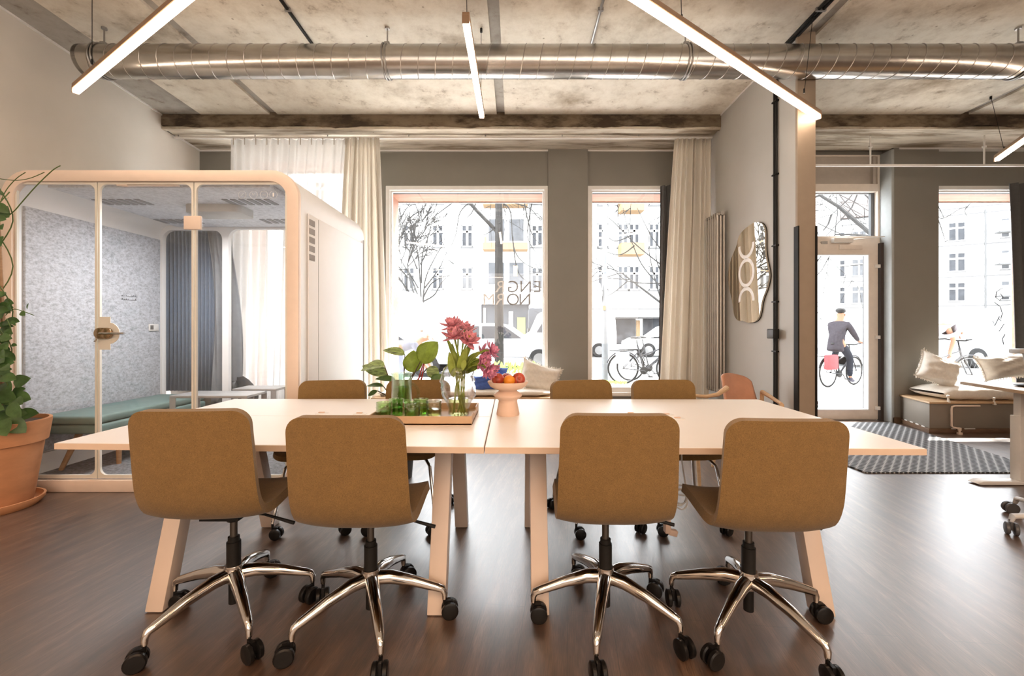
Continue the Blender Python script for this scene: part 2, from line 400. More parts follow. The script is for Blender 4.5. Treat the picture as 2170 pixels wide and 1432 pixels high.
# ---- windows: frame > pane, sill, outer larch surround
def window(n, x0, x1, label, z1=3.02):
    z0 = .36; y = YF
    b = MB(); t = .05
    b.ringprism([(x0, z0), (x1, z0), (x1, z1), (x0, z1)], [(x0 + t, z0 + t + .03), (x1 - t, z0 + t + .03), (x1 - t, z1 - t), (x0 + t, z1 - t)], y - .012, y + .05)
    b.ringprism([(x0 + .02, z0 + .02), (x1 - .02, z0 + .02), (x1 - .02, z1 - .02), (x0 + .02, z1 - .02)], [(x0 + t + .018, z0 + t + .045), (x1 - t - .018, z0 + t + .045), (x1 - t - .018, z1 - t - .018), (x0 + t + .018, z1 - t - .018)], y + .03, y + .09)
    f = b.build('window_%d' % n, TRIMW, bevel=.004, seg=1); f['kind'] = 'structure'
    b = MB(); b.box(x0 + .03, x1 - .03, y + .055, y + .061, z0 + .05, z1 - .03); b.build('pane', GLASS, f, smooth=False)
    b = MB(); b.box(x0 + .02, x1 - .02, y + .07, y + .11, z1 - .07, z1 - .045); b.build('window_gasket', BLACKM, f, smooth=False)
    b = MB(); b.box(x0, x1, y - .05, y - .013, z0 - .03, z0 + .02); b.build('window_sill', TRIMW, f, bevel=.004)
    b = MB(); q = y + .12; e = y + .52
    b.box(x0 + .02, x1 - .02, q, e, z1 - .045, z1 + .06); b.box(x0 - .06, x0 + .02, q, e, z0, z1 + .06); b.box(x1 - .02, x1 + .06, q, e, z0, z1 + .06); b.box(x0 + .02, x1 - .02, q, e, z0 - .06, z0 + .01)
    b.build('window_surround', WOODX, f, smooth=False)
    b = MB()
    b.box(x0 - .08, x1 + .08, e, e + .03, z1 - .06, z1 + .12); b.box(x0 - .12, x0 - .0, e, e + .03, z0 - .1, z1 + .12); b.box(x1 - .0, x1 + .12, e, e + .03, z0 - .1, z1 + .12)
    b.build('surround_edge', STEEL, f, smooth=False)
    return f
w0 = window(1, -3.50, -1.80, '', 3.44); w1 = window(2, -1.66, .42, ''); w2 = window(3, .927, 2.10, ''); w3 = window(4, 5.365, 7.0, '')

def text_mesh(s, size, loc, mirror=False, depth=.002, sx=1.0):
    c = bpy.data.curves.new('t', 'FONT'); c.body = s; c.size = size; c.extrude = depth; c.align_x = 'CENTER'
    o = bpy.data.objects.new('t', c); COL.objects.link(o)
    dg = bpy.context.evaluated_depsgraph_get(); me = bpy.data.meshes.new_from_object(o.evaluated_get(dg))
    vs = [v.co.copy() for v in me.vertices]; fs = [tuple(p.vertices) for p in me.polygons]
    bpy.data.objects.remove(o)
    k = -1 if mirror else 1
    return [Vector((loc[0] + k * v.x * sx, loc[1] + v.z, loc[2] + v.y)) for v in vs], fs
# white letters stuck on the glass, read from the street (reversed from in here)
b = MB(); LW = bpy.data.materials.new('dummy'); bpy.data.materials.remove(LW)
LETTER = M('white_vinyl', (.85, .85, .84), .5)
LETG = M('grey_vinyl', (.32, .33, .34), .5)
b2 = MB()
for row, py, chars in ((0, 619, 'ENGR'), (1, 646, 'NORM')):
    xsr = [1139, 1114, 1087, 1060] if row == 0 else [1112, 1087, 1060, 1036]
    for ch, px in zip(chars, xsr):
        p = W(px, py, YF + .05); v, f = text_mesh(ch, .215, p, True, .001, 1.0)
        (b if px < 1075 else b2).add(v, f)
b.build('window_lettering', LETTER, w1, smooth=False); b2.build('window_lettering', LETG, w1, smooth=False)

# ---- door
b = MB(); yd = YF + .1; x0, x1 = 3.70, 4.79
b.ringprism([(x0, 0), (x1, 0), (x1, 3.46), (x0, 3.46)], [(x0 + .06, .01), (x1 - .06, .01), (x1 - .06, 3.44), (x0 + .06, 3.44)], yd - .01, yd + .09)
b.box(x0 + .05, x1 - .05, yd - .01, yd + .08, 2.31, 2.40); b.box(x0 + .05, x1 - .05, yd - .01, yd + .08, 2.98, 3.08)
d1 = b.build('door_1', DOORW, bevel=.004, seg=1); d1['kind'] = 'structure'
b = MB(); b.box(x0 + .05, x1 - .05, yd + .02, yd + .05, 3.08, 3.44); b.box(x1 - .13, x1 - .10, yd - .02, yd + .05, 3.08, 3.44); b.build('door_top_panel', M('panel_grey_beige', (.47, .42, .37), .5), d1, smooth=False)
b = MB(); b.box(x0 + .06, x1 - .06, yd + .04, yd + .046, 2.38, 3.0); b.build('transom_pane', GLASS, d1, smooth=False)
b = MB(); b.ringprism([(x0 + .055, 2.39), (x1 - .055, 2.39), (x1 - .055, 2.99), (x0 + .055, 2.99)], [(x0 + .075, 2.41), (x1 - .1, 2.41), (x1 - .1, 2.97), (x0 + .075, 2.97)], yd + .05, yd + .09); b.build('transom_frame', M('anthracite', (.06, .065, .07), .5), d1, smooth=False)
lx0, lx1 = 3.80, 4.71
b = MB(); b.ringprism([(lx0, .015), (lx1, .015), (lx1, 2.31), (lx0, 2.31)], [(lx0 + .085, .13), (lx1 - .115, .13), (lx1 - .115, 2.16), (lx0 + .085, 2.16)], yd - .035, yd + .03)
lf = b.build('door_leaf', DOORW, d1, bevel=.005)
b = MB(); b.box(lx0 + .08, lx1 - .11, yd, yd + .006, .12, 2.17); b.build('door_pane', GLASS, lf, smooth=False)
b = MB(); b.ringprism([(lx0 + .085, .13), (lx1 - .115, .13), (lx1 - .115, 2.16), (lx0 + .085, 2.16)], [(lx0 + .1, .145), (lx1 - .13, .145), (lx1 - .13, 2.145), (lx0 + .1, 2.145)], yd - .04, yd + .028); b.build('glazing_bead', TRIMW, lf, smooth=False)
b = MB(); b.box(lx1 - .131, lx1 - .115, yd + .03, yd + .05, .13, 2.16); b.build('outer_seal', M('anthracite', (.06, .065, .07), .5), lf, smooth=False)
for z in (.16, 1.08, 2.0):
    b = MB(); b.tube([(lx1 + .03, yd - .05, z - .07), (lx1 + .03, yd - .05, z + .07)], .017, 12); b.box(lx1 - .045, lx1 + .02, yd - .06, yd - .034, z - .022, z + .022); b.build('door_hinge', WHITE, d1, bevel=.002)
b = MB(); b.box(4.10, 4.35, yd - .09, yd - .035, 2.30, 2.36); b.cbox((4.52, yd - .10, 2.35), (.40, .02, .012), (0, -.09, -.12)); b.build('door_closer', WHITE, d1, bevel=.004)
b = MB(); b.box(4.2, 4.5, yd - .05, yd - .034, 2.22, 2.28); b.build('closer_plate', DOORW, d1, bevel=.003)
b = MB(); b.box(3.97, 4.05, yd - .045, yd - .034, 2.29, 2.325); b.build('latch_plate', STEEL, d1)
b = MB(); b.box(3.895, 3.95, yd - .012, yd - .002, .16, .195); b.build('sticker', M('sticker_green', (.01, .12, .09), .5), lf)
b = MB(); b.box(3.895, 3.95, yd - .012, yd - .002, .20, .245); b.build('sticker', M('sticker_dark', (.12, .03, .03), .5), lf)
# pale reveal strip between door and pier
b = MB(); b.box(4.755, 4.792, YF - .085, YF + .1, 0, ZS); struct('trim_4', b, M('pier_edge', (.38, .40, .40), .6), bevel=.01, seg=3)
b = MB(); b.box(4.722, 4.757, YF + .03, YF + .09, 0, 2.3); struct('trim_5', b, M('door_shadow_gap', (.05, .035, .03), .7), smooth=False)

# ================================================================ ceiling services
def pendant(p0, p1, wires, label, zt=2.93):
    r = thing('linear_pendant_light', label, 'ceiling light', ((p0[0] + p1[0]) / 2, (p0[1] + p1[1]) / 2, zt), group='linear pendant lights')
    p0 = Vector((*p0, zt)); p1 = Vector((*p1, zt)); d = (p1 - p0); L = d.length; a = math.atan2(d.y, d.x); c = (p0 + p1) / 2
    rot = (0, 0, a)
    b = MB(); b.cbox(c + Vector((0, 0, .030)), (L, .042, .036), rot); b.cbox(p0 + Vector((0, 0, .005)), (.012, .042, .05), rot); b.cbox(p1 + Vector((0, 0, .005)), (.012, .042, .05), rot)
    b.build('housing', BRONZE, r, bevel=.003, seg=1)
    b = MB(); b.cbox(c - Vector((0, 0, .004)), (L - .012, .038, .032), rot); b.build('diffuser', GLOW, r, bevel=.006)
    for (x, y, xt, yt) in wires:
        b = MB(); b.tube([(x, y, zt + .045), (xt, yt, ZC)], .0022, 6); b.tube([(x, y, zt + .04), (x, y, zt + .075)], .006, 8)
        b.tube([(xt, yt, ZC - .03), (xt, yt, ZC)], .010, 8); b.build('suspension_wire', BLACKM, r)
    return r
h = 1.75
def LP(px, py):
    d = h * F / (CY - py); return ((px - CX) * d / F, d)
a = LP(160, 193); c = LP(400, -8); ux, uy = (c[0] - a[0]), (c[1] - a[1])
pendant(a, (a[0] + ux * 1.25, a[1] + uy * 1.25), [(-2.86, 2.87, -2.86, 2.87)], 'glowing linear pendant at the left, its low end in front of the pod wall')
a = LP(987, 42); c = LP(1021, 246)
pendant(a, c, [(a[0], a[1] + .06, a[0] - .01, a[1] + .06), (c[0], c[1] - .08, -.275, 3.43)], 'short-looking glowing linear pendant above the middle of the meeting table')
a = LP(1735, 248); c = LP(1345, -6); ux, uy = (c[0] - a[0]), (c[1] - a[1])
pendant(a, (a[0] + ux * 1.12, a[1] + uy * 1.12), [(2.19, 3.22, 2.296, 3.274), (a[0] + ux * .82, a[1] + uy * .82, a[0] + ux * .82, a[1] + uy * .82 + .05)], 'long glowing linear pendant crossing the duct toward the grey divider wall')
a = LP(2112, 338); c = LP(2180, 290); ux, uy = (c[0] - a[0]), (c[1] - a[1]); n = math.hypot(ux, uy)
pendant(a, (a[0] + ux / n * 2.3, a[1] + uy / n * 2.3), [(a[0] + .15 * ux / n, a[1] + .15 * uy / n, 4.96, 4.43)], 'linear pendant at the right edge in front of the right window')

# spiral duct with seams, hangers
r = thing('ventilation_duct', 'round galvanised spiral duct running across the room under the concrete ceiling', 'air duct', (0, 3.42, 3.33))
R = .122; yc, zc = 3.42, 3.335
b = MB()
def ductp(u, v):
    x = -3.46 + 11.4 * u; g = 2 * PI * v; return (x, yc + R * math.cos(g), zc + R * math.sin(g))
b.grid(ductp, 60, 40)
b.lathe([(0, 0), (R * .8, 0), (R, .02), (R, .05)], (-3.475, yc, zc), 40, Euler((0, PI / 2, 0)).to_matrix())
b.build('duct_pipe', DUCT, r, clean=True)
b = MB(); pts = []
turns = 82
for i in range(turns * 24 + 1):
    g = 2 * PI * i / 24; pts.append((-3.4 + .136 * i / 24, yc + (R + .0005) * math.cos(-g), zc + (R + .0005) * math.sin(-g)))
b.tube(pts, .0035, 5); b.build('spiral_seam', M('seam_steel', (.42, .39, .36), .35, 1), r)
for x in (-3.31, -1.03, 1.37, 4.05):
    b = MB()
    for dx in (-.012, .012):
        b.tube([(x + dx, yc + (R + .006) * math.cos(2 * PI * i / 32), zc + (R + .006) * math.sin(2 * PI * i / 32)) for i in range(32)], .006, 6, closed=True)
    b.tube([(x, yc, zc + R), (x, yc, ZC)], .006, 8); b.tube([(x, yc, ZC - .015), (x, yc, ZC)], .02, 8); b.box(x - .02, x + .02, yc - .02, yc + .02, zc + R, zc + R + .03)
    b.build('duct_hanger', STEEL, r)

# conduits and cable rails on the slab
def conduit(x, y0, y1, label, rr=.012, m=BLACKM, n=1):
    r = thing('ceiling_conduit', label, 'conduit', (x, (y0 + y1) / 2, ZC))
    b = MB()
    for k in range(n): b.tube([(x + k * .035, y0, ZC - rr), (x + k * .035, y1, ZC - rr)], rr, 8)
    b.build('conduit_pipe', m, r)
    y = y0 + .3
    while y < y1:
        b = MB(); b.box(x - .02, x + .02 + .035 * (n - 1), y, y + .015, ZC - rr * 2 - .002, ZC); y += .7; b.build('conduit_clip', STEEL, r)
conduit(-1.72, -2, 3.85, 'black flush conduit on the ceiling left of the middle pendant', .013)
conduit(.645, -2, 3.9, 'grey ceiling conduit right of the middle pendant', .012, STEEL)
conduit(2.29, -2, 3.6, 'pair of black cable conduits leading along the ceiling to the divider wall', .013, BLACKM, 2)

# curtain rails
def rail(x0, x1, y, z, brackets, label, zt, rr=.012, tall=0):
    r = thing('curtain_rail', label, 'curtain rail', (x0, y, z))
    b = MB(); b.box(x0, x1, y - rr, y + rr, z - rr, z + rr); b.build('rail_profile', WHITE, r, bevel=.003)
    for x in brackets:
        b = MB(); b.tube([(x, y, z + rr), (x, y, zt)], .009 if tall else .006, 8)
        if tall: b.cbox((x, y, z + .22), (.03, .03, .02))
        b.build('rail_bracket', WHITE if tall else STEEL, r)
rail(-4.0, 2.31, 4.98, 3.425, [-3.95, -3.05, -2.2, -1.25, -.35, .55, 1.45], 'white ceiling curtain rail above the left windows and pod', ZS)
rail(2.5, 8.05, 5.0, 3.11, [4.18, 5.52, 6.9], 'white suspended rail in front of the street door and right window', ZS, .013, 1)

# ================================================================ curtains
def curtain(name, label, cat, parts, parent=None):
    r = thing(name, label, cat, parts[0][0])
    return r
def cloth(x0t, x1t, x0b, x1b, y, z0, z1, folds, amp, name, mat, root, seed=0, topamp=.5, nu=None, ystep=0):
    rnd = random.Random(seed); ph = [rnd.uniform(-.9, .9) for _ in range(60)]
    def fn(u, v):
        s = v ** .8; x = (x0t + (x1t - x0t) * u) * (1 - s) + (x0b + (x1b - x0b) * u) * s
        g = u * folds * 2 * PI; k = int(u * folds) % 60
        am = amp * (topamp + (1 - topamp) * min(1, v * 4)) * (1 + .35 * math.sin(u * 9.7 + seed))
        yy = y + am * math.sin(g + .6 * math.sin(g * .37 + seed) + .5 * v * ph[k % 7]) + ystep * v
        x += .3 * am * math.cos(g * .5 + 2 * v)
        return (x, yy, z1 + (z0 - z1) * v)
    b = MB(); b.grid(fn, nu or int(folds * 14), 24)
    return b.build(name, mat, root, solid=.0015, ang=80)
r = thing('sheer_curtain', 'wide sheer white curtain hanging from the left rail behind the pod', 'curtain', (-2.6, 4.98, 0))
cloth(-3.34, -1.955, -3.38, -2.17, 4.98, .03, 3.41, 13, .035, 'sheer_panel', SHEER, r, 3)
TAPE = M('curtain_tape', (.45, .41, .35), .8)
for i in range(11):
    x = -3.28 + i * .13; b = MB(); b.box(x - .004, x + .004, 4.94, 4.944, 3.33, 3.41); b.build('pleat_tape', TAPE, r)
r = thing('sheer_curtain', 'gathered cream curtain bunch left of the big window, beside the wide sheer one', 'curtain', (-1.75, 4.98, 0))
cloth(-1.975, -1.58, -2.12, -1.47, 4.95, .03, 3.41, 9, .04, 'gathered_panel', SHEER2, r, 5)
r = thing('sheer_curtain', 'gathered cream curtain right of the narrow window beside the radiator', 'curtain', (2.05, 4.98, 0))
cloth(1.86, 2.29, 1.68, 2.26, 4.97, .03, 3.41, 8, .04, 'gathered_panel', SHEER2, r, 9)
r = thing('dark_curtain', 'narrow dark grey curtain inside the narrow window recess', 'curtain', (1.98, 5.38, 0))
cloth(1.83, 2.02, 1.82, 1.99, 5.37, .36, 3.0, 3, .022, 'curtain_panel', DARKC, r, 2, 1, 70)
r = thing('dark_curtain', 'dark grey floor-length curtain at the right edge of the right window', 'curtain', (6.6, 5.3, 0))
cloth(6.12, 6.95, 6.22, 6.98, 5.28, .40, 3.0, 6, .035, 'curtain_panel', DARKC, r, 4, 1)
# ================================================================ acoustic pod
px0, px1, py0, py1, pz1 = -3.74, -1.574, 3.08, 4.43, 2.337
pod = thing('acoustic_pod', 'glass-fronted meeting pod with cream frame and white sides at the left', 'office pod', ((px0 + px1) / 2, (py0 + py1) / 2, 0))
out_ = rrect(px0, px1, .0, pz1, .20, 8); inn = rrect(px0 + .085, px1 - .085, .085, pz1 - .08, .13, 8)
b = MB(); b.ringprism(out_, inn, py0, py0 + .045); b.build('front_frame', PODF, pod, bevel=.006, seg=2, ang=30)
o2 = rrect(px0 + .006, px1 - .006, .006, pz1 - .006, .20, 8); i2 = rrect(px0 + .075, px1 - .075, .075, pz1 - .075, .14, 8)
b = MB(); b.ringprism(o2, i2, py0 + .045, py1); b.build('pod_shell', PODW, pod, ang=30)
b = MB(); b.box(px1 - .004, px1 + .008, 3.22, 4.37, .12, 2.06); b.build('side_panel', PODW, pod, bevel=.004)
b = MB(); b.box(px1 - .0, px1 + .011, 4.385, 4.40, .05, 2.1); b.box(px1, px1 + .010, 3.375, 3.38, .12, 2.05); b.build('side_joint', M('joint_grey', (.45, .44, .43), .6), pod)
for i in range(5):
    z = 2.02 - i * .0665; b = MB(); b.box(px1 + .004, px1 + .013, 3.228, 3.31, z - .044, z); b.build('vent_slot', M('vent_grey', (.30, .27, .25), .7), pod)
# glass front in three panes with frosted cream edges
def pane(x0, x1, rl, rr_):
    z0, z1 = .095, pz1 - .085; y = py0 + .02
    g = MB(); g.box(x0, x1, y, y + .01, z0, z1); g = g.build('glass_pane', GLASS, pod, smooth=False)
    t = .014
    inner = rrect(x0 + t, x1 - t, z0 + t + .01, z1 - t, .05, 6)
    outer = [(min(max(x, x0), x1), min(max(z, z0), z1)) for x, z in rrect(x0, x1, z0, z1, .001, 6)]
    b = MB(); b.ringprism(outer, inner, y - .003, y + .013); b.build('frosted_edge', CREAM, g, smooth=False)
    return g
g1 = pane(px0 + .09, -3.052, 1, 0); g2 = pane(-3.044, -2.348, 0, 0); g3 = pane(-2.340, px1 - .09, 0, 1)
b = MB(); b.cbox((-2.344, py0 + .008, 1.955), (.125, .02, .10)); b.build('glass_hinge', PODF, pod, bevel=.006)
hc = W(222, 706, py0 + .0)
b = MB(); b.lathe([(0, 0), (.078, 0), (.078, .004), (0, .004)], (hc.x + .02, py0 + .014, hc.z), 28, Euler((PI / 2, 0, 0)).to_matrix()); b.box(hc.x - .06, hc.x + .03, py0 + .011, py0 + .014, hc.z - .12, hc.z + .12); b.build('frosted_disc', CREAM, g2)
HB = M('handle_bronze', (.40, .28, .17), .25, 1)
lk = MB()
for dx in (-.03, .02): lk.lathe([(0, 0), (.04, 0), (.04, .02), (0, .024)], (hc.x + dx, py0 + .005, hc.z), 20, Euler((PI / 2, 0, 0)).to_matrix())
lk.box(hc.x - .03, hc.x + .02, py0 - .015, py0 + .005, hc.z - .04, hc.z + .04)
lk = lk.build('door_lock', HB, pod, bevel=.004)
b = MB(); b.tube([(hc.x + .02, py0 - .02, hc.z), (hc.x + .02, py0 - .06, hc.z), (hc.x + .20, py0 - .062, hc.z)], .008, 10); b.tube([(hc.x - .045, py0 - .01, hc.z - .035), (hc.x - .045, py0 - .03, hc.z - .06)], .006, 8); b.build('lever_handle', CHROME, lk)
a = W(262, 391, 3.14); c = W(385, 391, 3.14)
b = MB(); b.box(a.x, c.x, 3.10, 3.13, 2.23, 2.25); b.tube([(a.x - .02, 3.11, 2.24), (a.x + .06, 3.11, 2.235)], .012, 8); b.build('door_closer', PODF, pod, bevel=.004)
for i, x in enumerate((514, 538, 560, 580)):
    p = W(x, 413, py0 + .018); b = MB()
    b.tube([(p.x + .028 * math.cos(2 * PI * k / 24), p.y - .004, p.z + .028 * math.sin(2 * PI * k / 24)) for k in range(24)], .0012, 5, closed=True)
    if i == 0: b.tube([(p.x - .012, p.y - .004, p.z - .01), (p.x + .012, p.y - .004, p.z + .012)], .001, 4)
    if i == 1: b.tube([(p.x - .01, p.y - .004, p.z + .01), (p.x - .004, p.y - .004, p.z), (p.x + .004, p.y - .004, p.z + .004), (p.x + .01, p.y - .004, p.z + .012)], .0015, 4)
    if i == 2: b.tube([(p.x - .012, p.y - .004, p.z), (p.x + .012, p.y - .004, p.z)], .0015, 4)
    if i == 3: b.cbox((p.x, p.y - .004, p.z), (.01, .002, .028))
    b.build('pictogram', LETTER, g3)
# linings
b = MB(); b.box(-3.672, -3.645, 3.16, 4.36, .235, 2.10); b.build('felt_wall', FELT, pod, bevel=.004)
b = MB(); b.box(-3.672, -3.642, 3.15, 4.37, .08, .225); b.build('kick_panel', PODW, pod, bevel=.004)
b = MB(); b.box(-3.47, -1.82, 3.15, 4.36, 2.232, 2.262); b.build('felt_ceiling', FELTC, pod, bevel=.004)
b = MB(); b.box(-3.66, -1.66, 3.13, 4.40, .075, .092); b.build('pod_carpet', CARPET, pod)
b = MB(); b.box(-1.68, -1.655, 3.16, 4.36, .20, 2.10); b.build('felt_wall', FELT, pod, bevel=.004)
for i, (x, y) in enumerate(((-3.23, 3.50), (-2.18, 3.50), (-3.26, 4.12), (-2.25, 4.12))):
    b = MB()
    for k in range(6): b.box(x - .19 + k * .068, x - .19 + k * .068 + .042, y - .075, y + .075, 2.226, 2.236)
    b.build('ceiling_vent', M('vent_dark', (.32, .32, .33), .7), pod, smooth=False)
b = MB(); b.prism(rrect(-2.78, -2.32, 3.55, 3.80, .05, 4), 2.165, 2.235); b.build('ceiling_light_unit', M('unit_grey', (.50, .49, .47), .5), pod, bevel=.006)
light('pod_lamp', 'AREA', (-2.55, 3.67, 2.155), (0, 0, 0), 28, (.97, .98, 1), .4, .2)
b = MB(); b.box(-3.645, -3.635, 4.22, 4.33, 1.165, 1.235); s_ = b.build('socket_plate', WHITE, pod, bevel=.003)
b = MB(); b.box(-3.636, -3.632, 4.23, 4.265, 1.18, 1.222); b.build('socket_insert', STEEL, s_)
b = MB(); rnd = random.Random(4)
for rw in range(2):
    for k in range(8):
        y = 3.93 + k * .02; z = 1.49 - rw * .035; b.tube([(-3.644, y, z), (-3.644, y + .008, z + rnd.uniform(.004, .02)), (-3.644, y + .012, z)], .0018, 4)
b.build('wall_note', BLACKM, pod)
# rear glazing
def rr2(x0, x1, z0, z1): return rrect(x0, x1, z0, z1, .10, 8)
b = MB(); b.ringprism(rrect(-3.70, -2.985, .085, 2.255, .02, 8), rr2(-3.635, -3.02, .16, 2.205), 4.375, 4.42)
b.ringprism(rrect(-2.985, -1.62, .085, 2.255, .02, 8), rr2(-2.955, -1.70, .16, 2.215), 4.375, 4.42); b.build('rear_frame', PODW, pod, ang=30)
b = MB(); b.box(-3.64, -1.69, 4.395, 4.402, .15, 2.22); b.build('rear_pane', GLASS, pod, smooth=False)

# bench inside the pod
r = thing('upholstered_bench', 'long green padded bench with wooden legs inside the pod', 'bench', (-3.35, 3.8, .092))
def pad(b, z0, z1, x0, x1, y0, y1):
    b.box(x0, x1, y0, y1, z0, z1)
b = MB(); b.box(-3.62, -3.16, 3.20, 4.33, .46, .525); b.build('seat_pad', GREENB, r, bevel=.022, seg=4)
b = MB(); b.box(-3.60, -3.15, 3.21, 4.33, .385, .457); b.build('seat_pad', GREENB, r, bevel=.022, seg=4)
for x, y, dx, dy in ((-3.45, 3.38, -.06, -.10), (-3.10 - .12, 3.45, .0, .0), (-3.45, 4.15, -.05, .08), (-3.22, 4.15, .05, .08)):
    b = MB(); b.tube([(x, y, .39), (x + dx, y + dy, .092)], [.024, .016], 10); b.build('leg', BROWNB, r)
# small grey side table in the pod
r = thing('side_table', 'low grey metal side table inside the pod behind the meeting table', 'table', (-2.62, 4.05, .092))
GM = M('grey_table_metal', (.42, .41, .40), .4, .3)
def sidetab(x0, x1, y0, y1, zt, root):
    b = MB(); b.box(x0, x1, y0, y1, zt - .022, zt); b.build('tabletop', GM, root, bevel=.002)
    for x in (x0, x1 - .05):
        b = MB(); b.box(x, x + .05, y0, y0 + .008, .092, zt - .022); b.box(x, x + .05, y1 - .008, y1, .092, zt - .022); b.build('leg', GM, root)
sidetab(-3.03, -2.35, 3.72, 4.02, .60, r)
r = thing('side_table', 'second low grey metal table in the pod, rear one against the glass', 'table', (-2.3, 4.2, .092))
sidetab(-2.72, -2.30, 4.08, 4.33, .61, r)

# what hangs between pod and facade
r = thing('pleated_blind', 'slate blue vertically pleated curtain seen through the pod glass', 'curtain', (-3.6, 4.72, 0))
def pl(u, v): return (-3.98 + .73 * u, 4.72 + .022 * math.sin(u * 2 * PI * 17), .50 + 1.85 * v)
b = MB(); b.grid(pl, 240, 2); b.build('pleated_panel', BLUEC, r, solid=.002, ang=20)
r = thing('dark_curtain', 'slack dark grey drape pulled diagonally behind the pod glass', 'curtain', (-3.3, 4.62, 0))
b = MB()
def drp(u, v):
    xa, xb = (-3.33 + .30 * (1 - v) ** 1.0), (-3.04)
    xt0, xt1 = -3.36, -3.09; xb0, xb1 = -3.30, -2.98
    k = v
    x = (xt0 + (xt1 - xt0) * u) * (1 - k) + (xb0 + (xb1 - xb0) * u) * k + .05 * math.sin(v * 3)
    return (x, 4.62 + .03 * math.sin(u * 11 + v * 5) + .015 * math.sin(u * 23), 2.3 - 1.95 * v)
b.grid(drp, 50, 20); b.build('drape_panel', M('drape_grey', (.28, .30, .32), .6, var=.1), r, solid=.002, ang=60)
r = thing('bundled_cloth', 'dark shiny cloth bundle lying behind the pod bench', 'cloth', (-3.1, 4.6, .092))
b = MB(); rnd = random.Random(8)
def blob(c, rx, ry, rz, amp=.12, n=24, m=14, seed=0):
    b = MB(); rd = random.Random(seed); a = [rd.uniform(0, 6.28) for _ in range(6)]
    vs = []
    def fn(u, v):
        g = u * 2 * PI; t = v * PI
        k = 1 + amp * (math.sin(3 * g + a[0]) * math.sin(2 * t + a[1]) + .6 * math.sin(5 * g + a[2]) * math.sin(4 * t + a[3]))
        return (c[0] + rx * k * math.sin(t) * math.cos(g), c[1] + ry * k * math.sin(t) * math.sin(g), c[2] + rz * k * math.cos(t))
    b.grid(fn, n, m); return b
bb = blob((-3.02, 4.62, .30), .22, .11, .30, .22, seed=4); bb.build('cloth_bundle', M('bundle_dark', (.05, .052, .055), .35), r, clean=True)

# ================================================================ divider wall items
PW = 2.327
def onp(px, py, X=PW - .02):
    d = X * F / (px - CX); return Vector((X, d, H + (CY - py) * d / F))
ol = [(385, 122), (412, 132), (430, 165), (432, 215), (430, 280), (436, 345), (447, 400), (458, 450), (457, 490), (440, 560), (420, 605), (408, 650), (402, 700), (392, 740), (370, 766), (340, 773), (315, 772), (290, 760), (270, 762), (250, 755), (232, 725), (226, 680), (218, 625), (205, 570), (195, 520), (193, 470), (196, 425), (210, 365), (232, 315), (248, 280), (258, 225), (275, 195), (300, 168), (325, 150), (350, 130)]
poly = [onp(1480 + x / 3.046, 430 + y / 3.046) for x, y in ol]
def smoothloop(p, it=2):
    for _ in range(it):
        q = []
        for i in range(len(p)):
            a, c = p[i], p[(i + 1) % len(p)]; q += [a * .75 + c * .25, a * .25 + c * .75]
        p = q
    return p
poly = smoothloop(poly, 2)
r = thing('wall_mirror', 'wavy-edged mirror with a white arc and ring emblem on the grey divider wall', 'mirror', poly[0])
b = MB(); b.prism([(p.y, p.z) for p in poly], PW - .024, PW - .006, 'x'); b.build('mirror_glass', M('mirror_silver', (.66, .60, .51), .01, 1, var=0), r, smooth=False)
cen = sum(poly, Vector()) / len(poly)
b = MB(); b.prism([(cen.y + (p.y - cen.y) * 1.004, cen.z + (p.z - cen.z) * 1.004) for p in poly], PW - .007, PW - .0005, 'x'); b.build('mirror_backing', BLACKM, r, smooth=False)
b = MB(); cy_, cz_, rr_ = 4.235, 1.745, .128
def arc(cy, cz, a0, a1, n=32):
    ro, ri = rr_ + .018, rr_ - .018; vs = []; 
    for i in range(n + 1):
        a = math.radians(a0 + (a1 - a0) * i / n)
        for X in (PW - .0255, PW - .0238):
            for q in (ro, ri): vs.append((X, cy + q * math.cos(a), cz + q * math.sin(a)))
    fs = []
    for i in range(n):
        k = 4 * i
        fs += [(k, k + 1, k + 5, k + 4), (k + 2, k + 6, k + 7, k + 3), (k, k + 4, k + 6, k + 2), (k + 1, k + 3, k + 7, k + 5)]
    fs += [(0, 2, 3, 1), (4 * n, 4 * n + 1, 4 * n + 3, 4 * n + 2)]
    b.add(vs, fs)
arc(cy_, cz_, 0, 360); arc(cy_, cz_ + .285, 180, 360); arc(cy_, cz_ - .285, 0, 180)
b.build('emblem', LETTER, r, smooth=False)

# radiator
r = thing('column_radiator', 'tall grey column radiator on the divider wall behind the cream curtain', 'radiator', (2.25, 4.95, .5))
RM = M('radiator_grey', (.42, .39, .35), .35, .5, var=.05)
za, zb = .50, 2.46
k = 0
for i, y in enumerate([4.67 + .05 * j for j in range(6)]):
    b = MB()
    for x in (2.222, 2.258, 2.294): b.tube([(x, y, za), (x, y, zb)], .013, 10)
    b.tube([(2.215, y, za + .01), (2.30, y, za + .01)], .021, 10); b.tube([(2.215, y, zb - .01), (2.30, y, zb - .01)], .021, 10)
    b.build('radiator_column', RM, r)
b = MB(); b.tube([(2.258, 4.63, zb - .01), (2.258, 4.652, zb - .01)], .02, 12); b.tube([(2.258, 4.63, za + .01), (2.258, 4.652, za + .01)], .02, 12); b.build('end_plug', CHROME, r)
b = MB(); b.tube([(2.258, 4.64, za + .01), (2.258, 4.58, za - .0), (2.30, 4.58, za - .02)], .011, 8); b.box(2.236, 2.28, 4.56, 4.60, za - .02, za + .02); b.build('radiator_valve', STEEL, r)
b = MB(); b.box(2.305, 2.326, 4.75, 4.8, za + .3, za + .33); b.box(2.305, 2.326, 4.75, 4.8, zb - .3, zb - .27); b.build('wall_bracket', RM, r)

